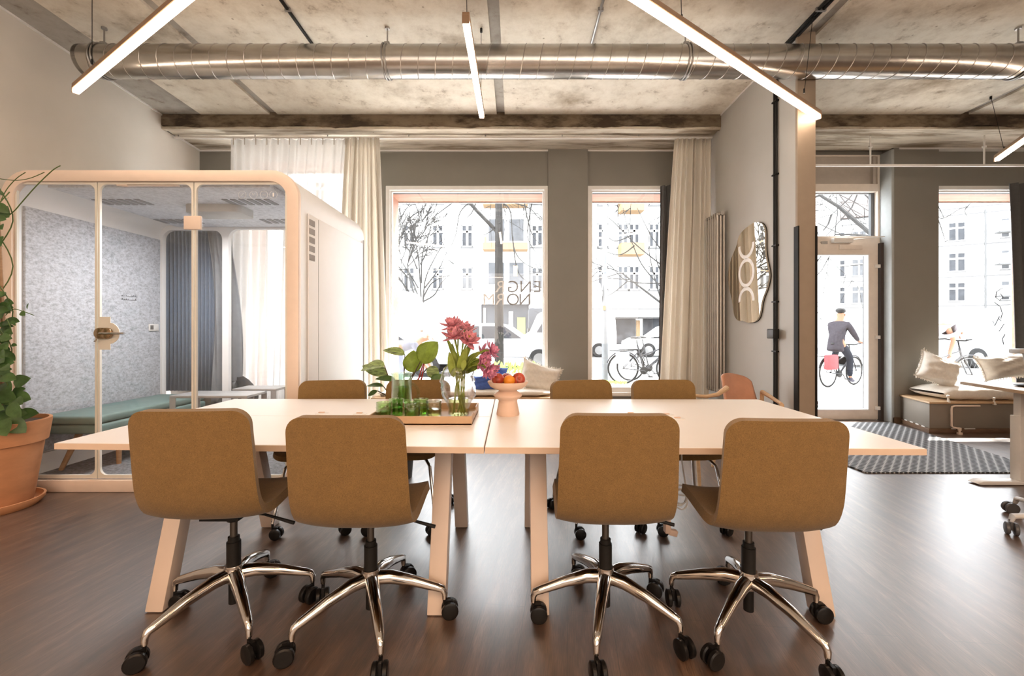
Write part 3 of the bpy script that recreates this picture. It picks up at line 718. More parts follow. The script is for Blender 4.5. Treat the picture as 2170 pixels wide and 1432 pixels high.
# surface conduits and box
r = thing('wall_conduit', 'pair of black cable conduits running down the divider wall right of the mirror', 'conduit', (PW, 3.78, 0))
for k, y in enumerate((3.79, 3.765)):
    b = MB(); b.tube([(PW - .014, y, .06), (PW - .014, y, ZC)], .011, 10); b.build('conduit_pipe', BLACKM, r)
b = MB()
for z in (3.2, 2.55, 1.92, 1.42, .98, .4): b.box(PW - .03, PW, 3.745, 3.81, z, z + .012)
b.build('pipe_clip', BLACK, r)
r = thing('junction_box', 'small black junction box on the conduits of the divider wall', 'junction box', (PW - .03, 3.76, 1.14))
b = MB(); b.box(PW - .075, PW - .026, 3.70, 3.80, 1.10, 1.185); b.build('box_body', BLACKM, r, bevel=.004)
b = MB(); b.box(PW - .08, PW - .0755, 3.705, 3.795, 1.105, 1.18); b.build('box_lid', M('box_lid_grey', (.05, .05, .05), .4), r, bevel=.002)
# ================================================================ meeting tables
ZT = .72
def table(label, quad, legs, seam=None):
    cx = sum(p[0] for p in quad) / 4; cy = sum(p[1] for p in quad) / 4
    r = thing('meeting_table', label, 'table', (cx, cy, 0), group='white meeting tables pushed together')
    if seam:
        (f0, f1, k1, k0) = quad
        m0 = (f0[0] + (k0[0] - f0[0]) * seam, f0[1] + (k0[1] - f0[1]) * seam); m1 = (f1[0] + (k1[0] - f1[0]) * seam, f1[1] + (k1[1] - f1[1]) * seam)
        b = MB(); b.prism([f0, f1, (m1[0], m1[1] - .0015), (m0[0], m0[1] - .0015)], ZT - .026, ZT); b.build('tabletop', TABLEW, r, bevel=.002, seg=1)
        b = MB(); b.prism([(m0[0], m0[1] + .0015), (m1[0], m1[1] + .0015), k1, k0], ZT - .026, ZT); b.build('tabletop', TABLEW, r, bevel=.002, seg=1)
    else:
        b = MB(); b.prism(quad, ZT - .026, ZT); b.build('tabletop', TABLEW, r, bevel=.002, seg=1)
    EB = bpy.data.materials.get('table_edge_warm_tint') or M('table_edge_warm_tint', (.70, .55, .43), .45, var=.03)  # warm lamp light on the white table edge, painted as a tan strip
    def ins(k): return [(cx + (x - cx) * k, cy + (y - cy) * k) for x, y in quad]
    b = MB(); n_ = 4; q0 = [(x + (.0012 if x > cx else -.0012), y + (.0012 if y > cy else -.0012)) for x, y in quad]
    b.ringprism(q0, [(x - (.0006 if x > cx else -.0006), y - (.0006 if y > cy else -.0006)) for x, y in quad], ZT - .0255, ZT - .0015, 'z'); b.build('edge_warm_tint', EB, r, smooth=False)
    xl, xr = min(l[0] for l in legs), max(l[0] for l in legs)
    b = MB(); b.box(xl, xr, 2.02, 2.06, ZT - .085, ZT - .027); b.box(xl, xr, 2.38, 2.42, ZT - .085, ZT - .027)
    for x in (xl, xr): b.box(x - .02, x + .02, 1.90, 2.60, ZT - .06, ZT - .027)
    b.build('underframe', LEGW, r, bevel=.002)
    for (x, yf, yt) in legs:
        b = MB(); hw = .037; t = .034
        v = [(x - hw, yf - t, .004), (x + hw, yf - t, .004), (x + hw, yf + t, .004), (x - hw, yf + t, .004), (x - hw, yt - t, ZT - .027), (x + hw, yt - t, ZT - .027), (x + hw, yt + t, ZT - .027), (x - hw, yt + t, ZT - .027)]
        b.add(v, [(0, 1, 2, 3), (4, 5, 6, 7), (0, 1, 5, 4), (1, 2, 6, 5), (2, 3, 7, 6), (3, 0, 4, 7)])
        b.box(x - .03, x + .03, yf - .028, yf + .028, 0, .006)
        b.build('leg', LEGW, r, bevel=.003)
    return r
table('left white meeting table under the tray of glasses and the flower vase', [(-1.867, 1.722), (-.124, 1.662), (-.137, 2.81), (-1.862, 2.815)], [(-1.505, 1.80, 1.99), (-.327, 1.78, 1.98), (-1.475, 2.56, 2.36), (-.322, 2.56, 2.36)], .505)
table('right white meeting table beside the grey divider wall and fruit stand', [(-.118, 1.662), (1.587, 1.640), (1.600, 2.80), (-.131, 2.81)], [(.103, 1.78, 1.98), (1.275, 1.77, 1.97), (.093, 2.56, 2.36), (1.28, 2.56, 2.36)])

def grommet(px, py, label):
    p = W(px, py, .46 * F / (py - CY)); r = thing('cable_grommet', label, 'cable grommet', (p.x, p.y, ZT), group='white cable grommets in the table tops')
    b = MB(); b.lathe([(0, ZT), (.036, ZT), (.036, ZT + .002), (.028, ZT + .004), (0, ZT + .004)], (p.x, p.y, 0), 28); b.build('grommet_ring', WHITE, r)
    b = MB(); b.box(p.x - .02, p.x + .012, p.y - .006, p.y + .008, ZT + .004, ZT + .009); b.build('grommet_lid', PEACH, r, bevel=.002)
grommet(683, 876, 'round white cable grommet in the left table top, the one nearer the pod')
grommet(763, 877, 'round white cable grommet in the left table top beside the tray')
grommet(1338, 877, 'round white cable grommet in the right table top, leftmost of its three')
grommet(1414, 879, 'round white cable grommet in the right table top, rear right')
grommet(1437, 887, 'round white cable grommet in the right table top, nearest to the right-hand front chair')

# ================================================================ chairs
def shell_mesh(Wd=.207, zt=.90, zs=.485):
    prof = [(-.262, zt), (-.255, zt - .07), (-.243, zt - .17), (-.232, zt - .26), (-.220, zs + .095), (-.198, zs + .045), (-.16, zs + .008), (-.10, zs - .006), (.0, zs - .002), (.10, zs + .006), (.18, zs + .004), (.228, zs - .012)]
    # resample by Catmull-Rom
    P = [Vector((0, y, z)) for y, z in prof]; out = []
    for i in range(len(P) - 1):
        p0, p1, p2, p3 = P[max(i - 1, 0)], P[i], P[i + 1], P[min(i + 2, len(P) - 1)]
        for k in range(5):
            t = k / 5; out.append(.5 * ((2 * p1) + (-p0 + p2) * t + (2 * p0 - 5 * p1 + 4 * p2 - p3) * t * t + (-p0 + 3 * p1 - 3 * p2 + p3) * t ** 3))
    out.append(P[-1])
    s = [0]
    for i in range(1, len(out)): s.append(s[-1] + (out[i] - out[i - 1]).length)
    tot = s[-1]; cs = []; n = 64; N = 64
    def at(d):
        for i in range(1, len(s)):
            if d <= s[i] + 1e-9:
                k = (d - s[i - 1]) / (s[i] - s[i - 1]); return out[i - 1].lerp(out[i], k)
        return out[-1]
    ds = []
    for i in range(9): ds.append(.056 * (1 - math.cos(PI / 2 * i / 8)))
    m = 34
    for i in range(1, m): ds.append(.056 + (tot - .112) * i / m)
    for i in range(9): ds.append(tot - .056 * (1 - math.sin(PI / 2 * i / 8)))
    def wid(d):
        w0 = Wd * (.965 + .035 * min(1, d / .3)) - .012 * max(0, (d - .5)) / .35
        rc = .056; e = min(d, tot - d)
        if e < rc: return w0 - rc + math.sqrt(max(0, rc * rc - (rc - e) ** 2))
        return w0
    nu = 18; b = MB(); vs = []
    for d in ds:
        p = at(d); t = (at(min(d + .01, tot)) - at(max(d - .01, 0))).normalized(); nrm = Vector((0, -t.z, t.y))
        if nrm.z < 0 and abs(t.z) < .5: nrm = -nrm
        inner = Vector((0, 1, 0)).lerp(Vector((0, 0, 1)), min(1, max(0, (d / tot - .35) * 5))).normalized()
        w_ = wid(d)
        for i in range(nu + 1):
            u = -1 + 2 * i / nu; u = math.sin(u * PI / 2)
            lift = .020 * abs(w_ * u / Wd) ** 3
            vs.append(Vector((w_ * u, p.y, p.z)) + inner * lift)
    k = nu + 1; fs = [(j * k + i, j * k + i + 1, (j + 1) * k + i + 1, (j + 1) * k + i) for j in range(len(ds) - 1) for i in range(nu)]
    return vs, fs
def upholster(root, zt, zs, Wd=.207):
    v, f = shell_mesh(Wd, zt, zs); b = MB(); b.add(v, f)
    o = b.build('upholstered_shell', SEATF, root, world=False, clean=True)
    for m in list(o.modifiers): o.modifiers.remove(m)
    mo = o.modifiers.new('solid', 'SOLIDIFY'); mo.thickness = .034; mo.offset = 0; mo.use_even_offset = False
    mb = o.modifiers.new('bev', 'BEVEL'); mb.width = .012; mb.segments = 3; mb.limit_method = 'ANGLE'; mb.angle_limit = math.radians(50)
    o.data.polygons.foreach_set('use_smooth', [True] * len(o.data.polygons))
    ms = o.modifiers.new('wn', 'WEIGHTED_NORMAL'); return o
def caster_mb(c, yaw, r=.034, bm=None):
    """twin-wheel caster under point c (c.z = stem foot height)"""
    b = MB(); d = Vector((math.cos(yaw), math.sin(yaw), 0)); s_ = Vector((-d.y, d.x, 0)); w0 = Vector((c[0], c[1], r)) + d * .022
    rot = s_.to_track_quat('Z', 'Y').to_matrix()
    for k in (-1, 1):
        b.lathe([(0, -.010), (r * .8, -.010), (r, -.006), (r, .006), (r * .85, .010), (0, .011)], w0 + s_ * .017 * k, 22, rot)
    hood = Vector((c[0], c[1], r)) + d * .014
    b.cbox(hood + Vector((0, 0, .014)), (.034, .012, .044), (0, 0, yaw))
    b.tube([(c[0], c[1], r + .02), (c[0], c[1], c[2])], .007, 8)
    return b
def swivel_chair(label, base, back_yaw, star, cyaws, cat='chair', dz=0):
    r = thing('office_chair', label, cat, (base[0], base[1], 0), 0, 'ochre swivel chairs on the near side of the table')
    up = upholster(r, .90 + dz, .485 + dz); up.rotation_euler = (0, 0, back_yaw)
    b = MB(); b.lathe([(.024, .40), (.03, .41), (.055, .435), (.075, .445), (.0, .448)], n=20); b.box(-.075, .075, -.09, .09, .435, .447); o = b.build('seat_mechanism', BLACKM, r, world=False)
    b = MB(); b.tube([(.02, -.0, .435), (.14, -.02, .432), (.265, -.035, .405)], [.005, .005, .0075], 8); b.build('height_lever', BLACKM, o, world=False)
    b = MB(); b.tube([(0, 0, .30), (0, 0, .41)], .014, 16); b.build('gas_lift', M('lift_dark_steel', (.10, .09, .08), .35, .8) if 'lift_dark_steel' not in bpy.data.materials else bpy.data.materials['lift_dark_steel'], r, world=False)
    b = MB(); b.tube([(0, 0, .222), (0, 0, .315)], .026, 18); b.tube([(0, 0, .31), (0, 0, .335)], .021, 18); b.tube([(0, 0, .065), (0, 0, .17)], .019, 16); b.build('lift_sleeve', BLACKM, r, world=False)
    b = MB(); b.lathe([(.0, .155), (.03, .155), (.036, .17), (.038, .20), (.032, .222), (.0, .223)], n=24); hub = b.build('base_hub', CHROME, r, world=False)
    for k in range(5):
        a = star + k * 2 * PI / 5; d = Vector((math.cos(a), math.sin(a), 0)); R_ = .292
        b = MB(); b.tube([d * .02 + Vector((0, 0, .185)), d * .08 + Vector((0, 0, .183)), d * .17 + Vector((0, 0, .160)), d * (R_ - .03) + Vector((0, 0, .127)), d * (R_ - .008) + Vector((0, 0, .118)), d * R_ + Vector((0, 0, .10)), d * R_ + Vector((0, 0, .078))], [.027, .026, .021, .0165, .0145, .012, .010], 14)
        arm = b.build('base_arm', CHROME, r, world=False, ang=60)
        c = d * R_; b = caster_mb((c.x, c.y, .082), cyaws[k]); b.build('caster', BLACK, r, world=False)
    return r
D = math.radians
swivel_chair('ochre swivel chair on the near side, leftmost, in front of the pod', (-1.152, 1.738), D(3), D(-119.5), [D(-150), D(-30), D(250), D(20), D(0)])
swivel_chair('ochre swivel chair on the near side, second from the left beside the tray', (-.580, 1.705), D(0), D(-137), [D(200), D(-80), D(10), D(30), D(-70)], dz=-.016)
swivel_chair('ochre swivel chair on the near side, left of the two at the right table', (.365, 1.72), D(-1), D(-108), [D(-85), D(-70), D(-30), D(-10), D(0)], dz=-.012)
swivel_chair('ochre swivel chair on the near side, rightmost of the row', (.928, 1.69), D(-2), D(-138), [D(200), D(-90), D(0), D(170), D(-95)], dz=-.024)

def caster_chair(label, c, yaw):
    """four-legged chair on the far side, facing the camera; c = seat centre, yaw turns it about z"""
    r = thing('office_chair', label, 'chair', (c[0], c[1], 0), PI + yaw, 'ochre chairs on the far side of the table')
    upholster(r, .835, .455, .222)
    b = MB(); b.box(-.13, .13, -.12, .12, .418, .436); b.build('seat_plate', BLACKM, r, world=False, bevel=.003)
    for sx, sy in ((-1, 1), (1, 1), (-1, -1), (1, -1)):
        b = MB(); b.tube([(sx * .05, sy * .05, .42), (sx * .13, sy * .12, .405), (sx * .16, sy * .155, .375), (sx * .205, sy * .215, .085)], .0095, 10); b.build('leg', CHROME, r, world=False)
        b = caster_mb((sx * .205, sy * .215, .10), D(100 + 70 * sx * sy), .031); b.build('caster', BLACK, r, world=False)
    return r
caster_chair('ochre chair on the far side, nearest to the pod', (-1.20, 2.64), D(9))
caster_chair('ochre chair on the far side, behind the jug, glasses and vase', (-.665, 2.66), D(0))
caster_chair('ochre chair on the far side, between fruit stand and rightmost far chair', (.50, 2.65), D(12))
caster_chair('ochre chair on the far side, rightmost, in front of the cream curtain', (1.02, 2.66), D(2))

# cable with plug hanging under the right table
r = thing('power_cable', 'coiled white power cable with plug hanging under the right table', 'cable', (.80, 2.22, .25))
b = MB(); c0 = Vector((.855, 2.2, .33)); pts = [Vector((.86, 2.2, .69)), Vector((.862, 2.2, .5))]
for i in range(60): pts.append(c0 + Vector((.034 * math.cos(i * .33), .012 * math.sin(i * .21), .045 * math.sin(i * .33) - .0006 * i)))
pts += [Vector((.80, 2.2, .33)), Vector((.79, 2.2, .26)), Vector((.788, 2.2, .20))]
b.tube(pts, .004, 6); b.build('cable_loop', WHITE, r)
b = MB(); b.box(.772, .80, 2.18, 2.22, .13, .20); b.cbox((.815, 2.2, .13), (.045, .03, .03), (0, .25, 0)); b.build('plug', PEACH, r, bevel=.004)

# ================================================================ on the table
# tray
TX0, TX1, TY0, TY1 = -.715, -.209, 2.04, 2.42
r = thing('serving_tray', 'tan rectangular tray with raised rim on the left table holding glasses and vase', 'tray', (-.46, 2.23, ZT))
b = MB(); b.box(TX0, TX1, TY0, TY1, ZT, ZT + .008); b.build('tray_base', TAN, r)
b = MB(); t = .008
b.box(TX0, TX1, TY0, TY0 + t, ZT, ZT + .043); b.box(TX0, TX1, TY1 - t, TY1, ZT, ZT + .043); b.box(TX0, TX0 + t, TY0 + t, TY1 - t, ZT, ZT + .043)
# right wall with grip hole
b.prism([(TY0 + t, ZT), (TY1 - t, ZT), (TY1 - t, ZT + .043), (2.29, ZT + .043), (2.29, ZT + .032), (2.27, ZT + .028), (2.19, ZT + .028), (2.17, ZT + .032), (2.17, ZT + .043), (TY0 + t, ZT + .043)], TX1 - t, TX1, 'x')
b.build('tray_rim', TAN, r, bevel=.0015, seg=1)
ZB = ZT + .0085
WATERG = thin_glass('green_water', (.66, .80, .42))
def tumbler(x, y, green, label):
    r = thing('drinking_glass', label, 'glass', (x, y, ZB), group='ribbed glass tumblers on the tray')
    R_ = .040; hh = .085
    prof = [(0, 0), (R_ * .9, 0), (R_ * .95, .004)]
    for k in range(9): prof += [(R_ * (.97 + .05 * (k % 2)), .008 + k * .0075)]
    prof += [(R_ * .99, hh - .004), (R_, hh), (R_ - .0025, hh), (R_ - .004, hh - .01), (R_ - .004, .008), (0, .008)]
    b = MB(); b.lathe(prof, (x, y, ZB), 30, fn=lambda g, z, i: 1 + (.012 * math.cos(g * 18) if z < .06 else 0))
    b.build('glass_body', TUMBG if green else TUMBL, r)
    b = MB(); b.lathe([(0, .009), (R_ - .0052, .009), (R_ - .0052, .040), (0, .040)], (x, y, ZB), 30); b.build('water', WATERG if green else thin_glass('amber_water', (.62, .60, .34)), r)
tumbler(-.662, 2.145, True, 'green tumbler at the front left of the tray')
tumbler(-.628, 2.245, True, 'green tumbler behind the front left one, in front of the jug')
tumbler(-.520, 2.145, True, 'green tumbler in the middle of the tray, front row')
tumbler(-.498, 2.245, True, 'green tumbler in the middle of the tray, rear row under the jug handle')
tumbler(-.422, 2.20, False, 'clear tumbler on the tray directly left of the flower vase')
# jug
r = thing('glass_jug', 'tall green glass jug with round handle behind the tumblers', 'jug', (-.628, 2.35, ZB))
b = MB(); jr = .054
b.lathe([(0, 0), (jr, 0), (jr + .002, .005), (jr, .20), (jr + .003, .212), (jr, .212), (jr - .004, .20), (jr - .004, .007), (0, .007)], (-.628, 2.35, ZB), 36)
b.build('jug_body', thin_glass('jug_glass', (.84, .95, .88), .10, 0, 2, .6), r)
b = MB(); b.lathe([(0, .008), (jr - .0045, .008), (jr - .0045, .135), (0, .135)], (-.628, 2.35, ZB), 36); b.build('jug_water', thin_glass('jug_water', (.74, .84, .55)), r)
b = MB(); b.tube([(-.628 + jr + .035 + .038 * math.sin(a) - .035, 2.35, ZB + .095 + .055 * math.cos(a)) for a in [PI * i / 14 for i in range(15)]], .0085, 10); b.build('jug_handle', thin_glass('jug_handle_glass', (.90, .95, .92)), r)
# vase
VX, VY = -.298, 2.235
VG = thin_glass('vase_glass', (.975, .98, .985), .08, .0, 1.8, .7)
r = thing('flower_vase', 'clear bubbled glass vase on the right end of the tray', 'vase', (VX, VY, ZB))
def vf(g, z, i):
    k = min(1, max(0, (z - .04) / .06)); return 1 + k * (.10 * math.sin(3 * g + z * 26) + .07 * math.sin(5 * g - z * 40) + .035 * math.sin(9 * g + z * 90))
vp = [(0, 0), (.050, 0), (.055, .01), (.056, .04), (.066, .07), (.082, .11), (.090, .15), (.086, .18), (.080, .20), (.083, .212), (.084, .225), (.080, .25), (.066, .262), (.058, .265)]
b = MB(); b.lathe(vp + [(r_ - .004, z) for r_, z in reversed(vp[1:])] + [(0, .006)], (VX, VY, ZB), 72, fn=vf); b.build('vase_body', VG, r, ang=60)
b = MB(); b.lathe([(0, .007), (.048, .007), (.05, .03), (.052, .09), (0, .09)], (VX, VY, ZB), 36); b.build('vase_water', thin_glass('vase_water', (.86, .88, .62)), r)

PETAL = M('tulip_petal', (.72, .27, .33), .5, var=.6, scale=45, tr=.0)
PETAL2 = M('tulip_petal_purple', (.62, .24, .38), .5, var=.5, scale=60)
STEMG = translucent_leaf('tulip_green', (.44, .54, .12), .5)
STAM = M('stamen_yellow', (.55, .38, .05), .6)
def leafmesh(b, base, tip, up, wid, n=10, fold=.25, curl=0.0, tipw=0):
    base = Vector(base); tip = Vector(tip); ax = tip - base; L = ax.length; ax.normalize(); up = Vector(up); up = (up - ax * up.dot(ax)).normalized(); sd_ = ax.cross(up)
    vs = []; m = 6
    for i in range(n + 1):
        t = i / n; wv = wid * (math.sin(PI * min(1, t ** .8)) ** .75 if 0 < t < 1 else 0.02)
        c = base + ax * L * t + up * curl * L * math.sin(PI * t)
        for j in range(m + 1):
            s_ = -1 + 2 * j / m; vs.append(c + sd_ * wv * s_ + up * (fold * wv * abs(s_)))
    fs = [(i * (m + 1) + j, i * (m + 1) + j + 1, (i + 1) * (m + 1) + j + 1, (i + 1) * (m + 1) + j) for i in range(n) for j in range(m)]
    b.add(vs, fs)
def wleaf(mat, root, name, *a, **k):
    b = MB(); leafmesh(b, *a, **k); return b.build(name, mat, root, solid=.0012, ang=80)
def tulip(root, c, r_, axis, mat, seed):
    rnd = random.Random(seed); axis = Vector(axis).normalized(); b = MB(); ref = axis.orthogonal().normalized()
    for ring, (n, op, ln) in enumerate(((7, 1.45, 1.0), (7, 1.0, 1.0), (6, .5, .85))):
        for k in range(n):
            a = 2 * PI * (k + .5 * ring) / n + rnd.uniform(-.2, .2); d = Matrix.Rotation(a, 3, axis) @ ref
            o_ = op * rnd.uniform(.75, 1.2); tip = Vector(c) + (d * math.sin(o_) + axis * math.cos(o_)) * r_ * ln * rnd.uniform(.85, 1.15)
            leafmesh(b, Vector(c) + d * .003, tip, axis * .5 - d, r_ * .30, n=6, fold=.3, curl=-.15)
    f = b.build('flower_head', mat, root, solid=.001, ang=80)
    b = MB()
    for k in range(6):
        a = 2 * PI * k / 6; d = Matrix.Rotation(a, 3, axis) @ ref; b.tube([Vector(c), Vector(c) + axis * r_ * .45 + d * r_ * .16], [.0012, .003], 5)
    b.build('stamen', STAM, f)
fl = [(958, 690, 2.20, 0), (985, 700, 2.26, 0), (992, 722, 2.17, 0), (962, 712, 2.16, 0), (972, 695, 2.30, 0), (1040, 742, 2.22, 1), (1022, 748, 2.28, 1), (1022, 765, 2.16, 1), (1036, 784, 2.12, 1)]
for i, (px, py, d, kind) in enumerate(fl):
    p = W(px, py, d)
    lab = ['tulip with open pink petals, upper left of the bouquet', 'tulip with open pink petals, upper right of the bouquet', 'tulip with open pink petals, lowest of the upright cluster', 'tulip with open pink petals, front left of the upright cluster', 'tulip with open pink petals, topmost rear of the bouquet', 'purple-pink tulip leaning right, outermost of the side branch', 'purple-pink tulip leaning right, innermost of the side branch', 'purple-pink tulip hanging above the blue cushions', 'purple-pink tulip drooping lowest beside the fruit stand'][i]
    r = thing('tulip', lab, 'flower', (VX, VY, ZB + .02), group='tulips in the glass vase')
    rnd = random.Random(i + 20); foot = Vector((VX + rnd.uniform(-.035, .035), VY + rnd.uniform(-.03, .03), ZB + .012)); neck = Vector((VX + rnd.uniform(-.02, .02), VY + rnd.uniform(-.02, .02), ZB + .25))
    if kind: neck.x += .025
    mid = neck.lerp(p, .5) + Vector((0, 0, .03 if kind else 0)); pts = []
    ctrl = [foot, foot.lerp(neck, .5) + Vector((rnd.uniform(-.015, .015), 0, 0)), neck, mid, p]
    for k in range(len(ctrl) - 1):
        p0, p1, p2, p3 = ctrl[max(k - 1, 0)], ctrl[k], ctrl[k + 1], ctrl[min(k + 2, 4)]
        for q in range(6):
            t = q / 6; pts.append(.5 * ((2 * p1) + (-p0 + p2) * t + (2 * p0 - 5 * p1 + 4 * p2 - p3) * t * t + (-p0 + 3 * p1 - 3 * p2 + p3) * t ** 3))
    pts.append(p)
    b = MB(); b.tube(pts, .0042, 8); b.build('stem', STEMG, r)
    tulip(r, p, .064 if not kind else .056, (p - mid), PETAL if not kind else PETAL2, i)
    # leaves
    lv = [[(945, 705, .02)], [(1003, 715, -.02), (955, 728, .01)], [(988, 735, 0)], [(950, 740, .03)], [], [(1030, 745, 0), (1042, 752, .02)], [(1010, 745, .03)], [(1028, 752, -.03)], [(1012, 738, 0)]][i]
    for (lx, ly, dd) in lv:
        tp = W(lx, ly + 8, 2.22 + dd); bs = neck + Vector((0, 0, -.03)); wleaf(STEMG, r, 'leaf', bs, tp, (.3 if tp.x < VX else -.3, -1, .4), .015, fold=.4, curl=.05)
    if kind: wleaf(STEMG, r, 'leaf', neck + Vector((.01, -.01, -.02)), p.lerp(neck, .12) + Vector((.0, -.02, .02)), (0, -.4, 1), .017, fold=.4, curl=.12)
    if i in (1, 4): wleaf(STEMG, r, 'leaf', neck + Vector((0, .01, -.06)), neck.lerp(p, .62) + Vector((.03 * (1 if i == 1 else -1), -.01, 0)), (0, -1, .2), .020, fold=.35, curl=.06)
    if i == 3: wleaf(STEMG, r, 'leaf', neck, W(936, 795, 2.2), (0, 0, 1), .012, fold=.3, curl=.35)
    if i == 0: wleaf(STEMG, r, 'leaf', W(962, 800, 2.17), W(952, 745, 2.15), (0, -1, 0), .02, fold=.3)
    if i == 2: wleaf(STEMG, r, 'leaf', W(985, 762, 2.14), W(980, 785, 2.12), (0, -1, 0), .014, fold=.3); wleaf(STEMG, r, 'leaf', W(970, 790, 2.17), W(990, 735, 2.15), (0, -1, 0), .02, fold=.3)

# fruit stand
FX, FY = -.040, 2.295
r = thing('fruit_stand', 'peach ceramic pedestal bowl in the middle of the tables', 'bowl', (FX, FY, ZT))
b = MB(); b.lathe([(0, 0), (.060, 0), (.062, .006), (.058, .03), (.051, .065), (.049, .078), (.056, .087), (.074, .100), (.077, .106), (.074, .112), (.056, .124), (.048, .130), (.050, .136), (.075, .142), (.097, .155), (.110, .178), (.109, .182), (.104, .180), (.09, .163), (.06, .153), (0, .150)], (FX, FY, ZT), 48)
b.build('pedestal_bowl', PEACH, r, ang=60)
AP = M('apple_red', (.40, .055, .025), .3, var=.55, scale=14, sc3=(3, 3, .5)); OR = M('orange_peel', (.80, .28, .02), .45, bs=.3, scale=150, bd=.002)
def fruit(px, py, d, rr, mat, name, label, tilt=0):
    p = W(px, py, d); r = thing(name, label, 'fruit', p, group='fruit in the pedestal bowl')
    prof = []
    for i in range(17):
        t = PI * i / 16; k = 1 - .16 * math.exp(-((t) / .28) ** 2) * 1.6 - .12 * math.exp(-((PI - t) / .3) ** 2) * 1.2
        prof.append((rr * math.sin(t) * (1.0 if mat is OR else 1.04) + (1e-5), -rr * .93 * math.cos(t) * (1 if mat is OR else (1 - .28 * math.exp(-(t / .35) ** 2) - .28 * math.exp(-((PI - t) / .35) ** 2)))))
    m = Euler((tilt, tilt * .6, 0)).to_matrix()
    b = MB(); b.lathe(prof, p, 24, m); b.build('fruit_body', mat, r, ang=80)
    if mat is AP:
        b = MB(); b.tube([p + m @ Vector((0, 0, rr * .62)), p + m @ Vector((.002, 0, rr * 1.0))], .0015, 6); b.build('stalk', BROWNB, r)
fruit(1055, 803, 2.25, .033, AP, 'apple', 'red apple at the left of the fruit bowl', .5)
fruit(1079, 806, 2.235, .031, OR, 'orange', 'small orange at the front of the fruit bowl')
fruit(1099, 803, 2.26, .034, AP, 'apple', 'red apple at the right of the fruit bowl', 1.3)
fruit(1074, 802, 2.34, .033, AP, 'apple', 'red apple at the rear of the fruit bowl, mostly hidden', .2)
# ================================================================ plants
LEAFD = M('leaf_dark', (.045, .095, .02), .35, var=.3, scale=30)
LEAFB = M('leaf_bright', (.20, .30, .03), .4, var=.2, scale=30)
LEAFV = M('leaf_variegated', (.24, .34, .12), .4, var=.75, scale=22, sc3=(1, 1, 5))
LEAFP = translucent_leaf('philodendron_leaf', (.34, .46, .08), .5)
LEAFQ = translucent_leaf('philodendron_leaf_dark', (.10, .20, .05), .3)
LEAFC = translucent_leaf('climber_leaf', (.085, .165, .05), .2)
# floor plant beyond the table
PX_, PY_ = W(846, 830, 3.4).x, 3.4
r = thing('potted_philodendron', 'large-leaved potted plant standing behind the far chairs by the window', 'plant', (PX_, PY_, 0))
b = MB(); b.lathe([(0, .0), (.10, 0), (.125, .30), (.128, .50), (.12, .50), (.118, .47), (0, .47)], (PX_, PY_, 0), 32); pot_ = b.build('pot', M('pot_anthracite', (.05, .05, .05), .6), r)
b = MB(); b.lathe([(0, .46), (.116, .462), (.116, .475), (0, .485)], (PX_, PY_, 0), 24); b.build('soil', M('soil', (.05, .032, .02), .95, bs=.6, scale=60), r)
STM = M('stem_dark', (.12, .10, .06), .5); STR_ = M('stem_red', (.42, .05, .06), .45)
# (base px,py) (tip px,py) width, depth, stem junction, material
lvs = [((876, 790), (876, 742), .075, 3.25, LEAFP, (0, -1, .1), STM), ((890, 768), (928, 724), .085, 3.18, LEAFP, (-.3, -1, .1), STM), ((858, 752), (812, 742), .05, 3.35, LEAFV, (0, -.6, 1), STM),
       ((815, 775), (765, 785), .075, 3.2, LEAFV, (0, -.5, 1), STM), ((820, 795), (768, 775), .055, 3.3, LEAFV, (0, -.7, .6), STM), ((838, 806), (795, 803), .035, 3.2, LEAFQ, (0, -.6, 1), STM),
       ((812, 818), (777, 818), .028, 3.25, LEAFQ, (0, -.5, 1), STM), ((905, 780), (930, 800), .05, 3.25, LEAFV, (.2, -1, .5), STM), ((915, 815), (942, 795), .05, 3.1, LEAFQ, (0, -1, .5), STM), ((800, 828), (780, 838), .02, 3.2, LEAFQ, (0, -1, .5), STM)]
for i, (p0, p1, wd, d, mt, up, sm) in enumerate(lvs):
    a = W(*p0, d); c = W(*p1, d + .03); lf_ = wleaf(mt, r, 'leaf', a, c, up, wd, n=14, fold=.22, curl=.06)
    b = MB(); s0 = Vector((PX_ + (i % 3 - 1) * .03, PY_ + (i % 2) * .03, .43)); m_ = s0.lerp(a, .55) + Vector((0, 0, .08)); b.tube([s0, m_, a, a.lerp(c, .5) + Vector((0, -.002, 0)), c], [.007, .006, .004, .003, .001], 8); b.build('leaf_stem', sm if i not in (0, 1) else STM, r)
for k in range(2):
    b = MB(); b.tube([(PX_ + .02 * k, PY_ - .02, .43), W(888 + 6 * k, 800, 3.2), W(897 + 2 * k, 770, 3.2)], [.007, .006, .004], 8); b.build('red_stem', STR_, r)

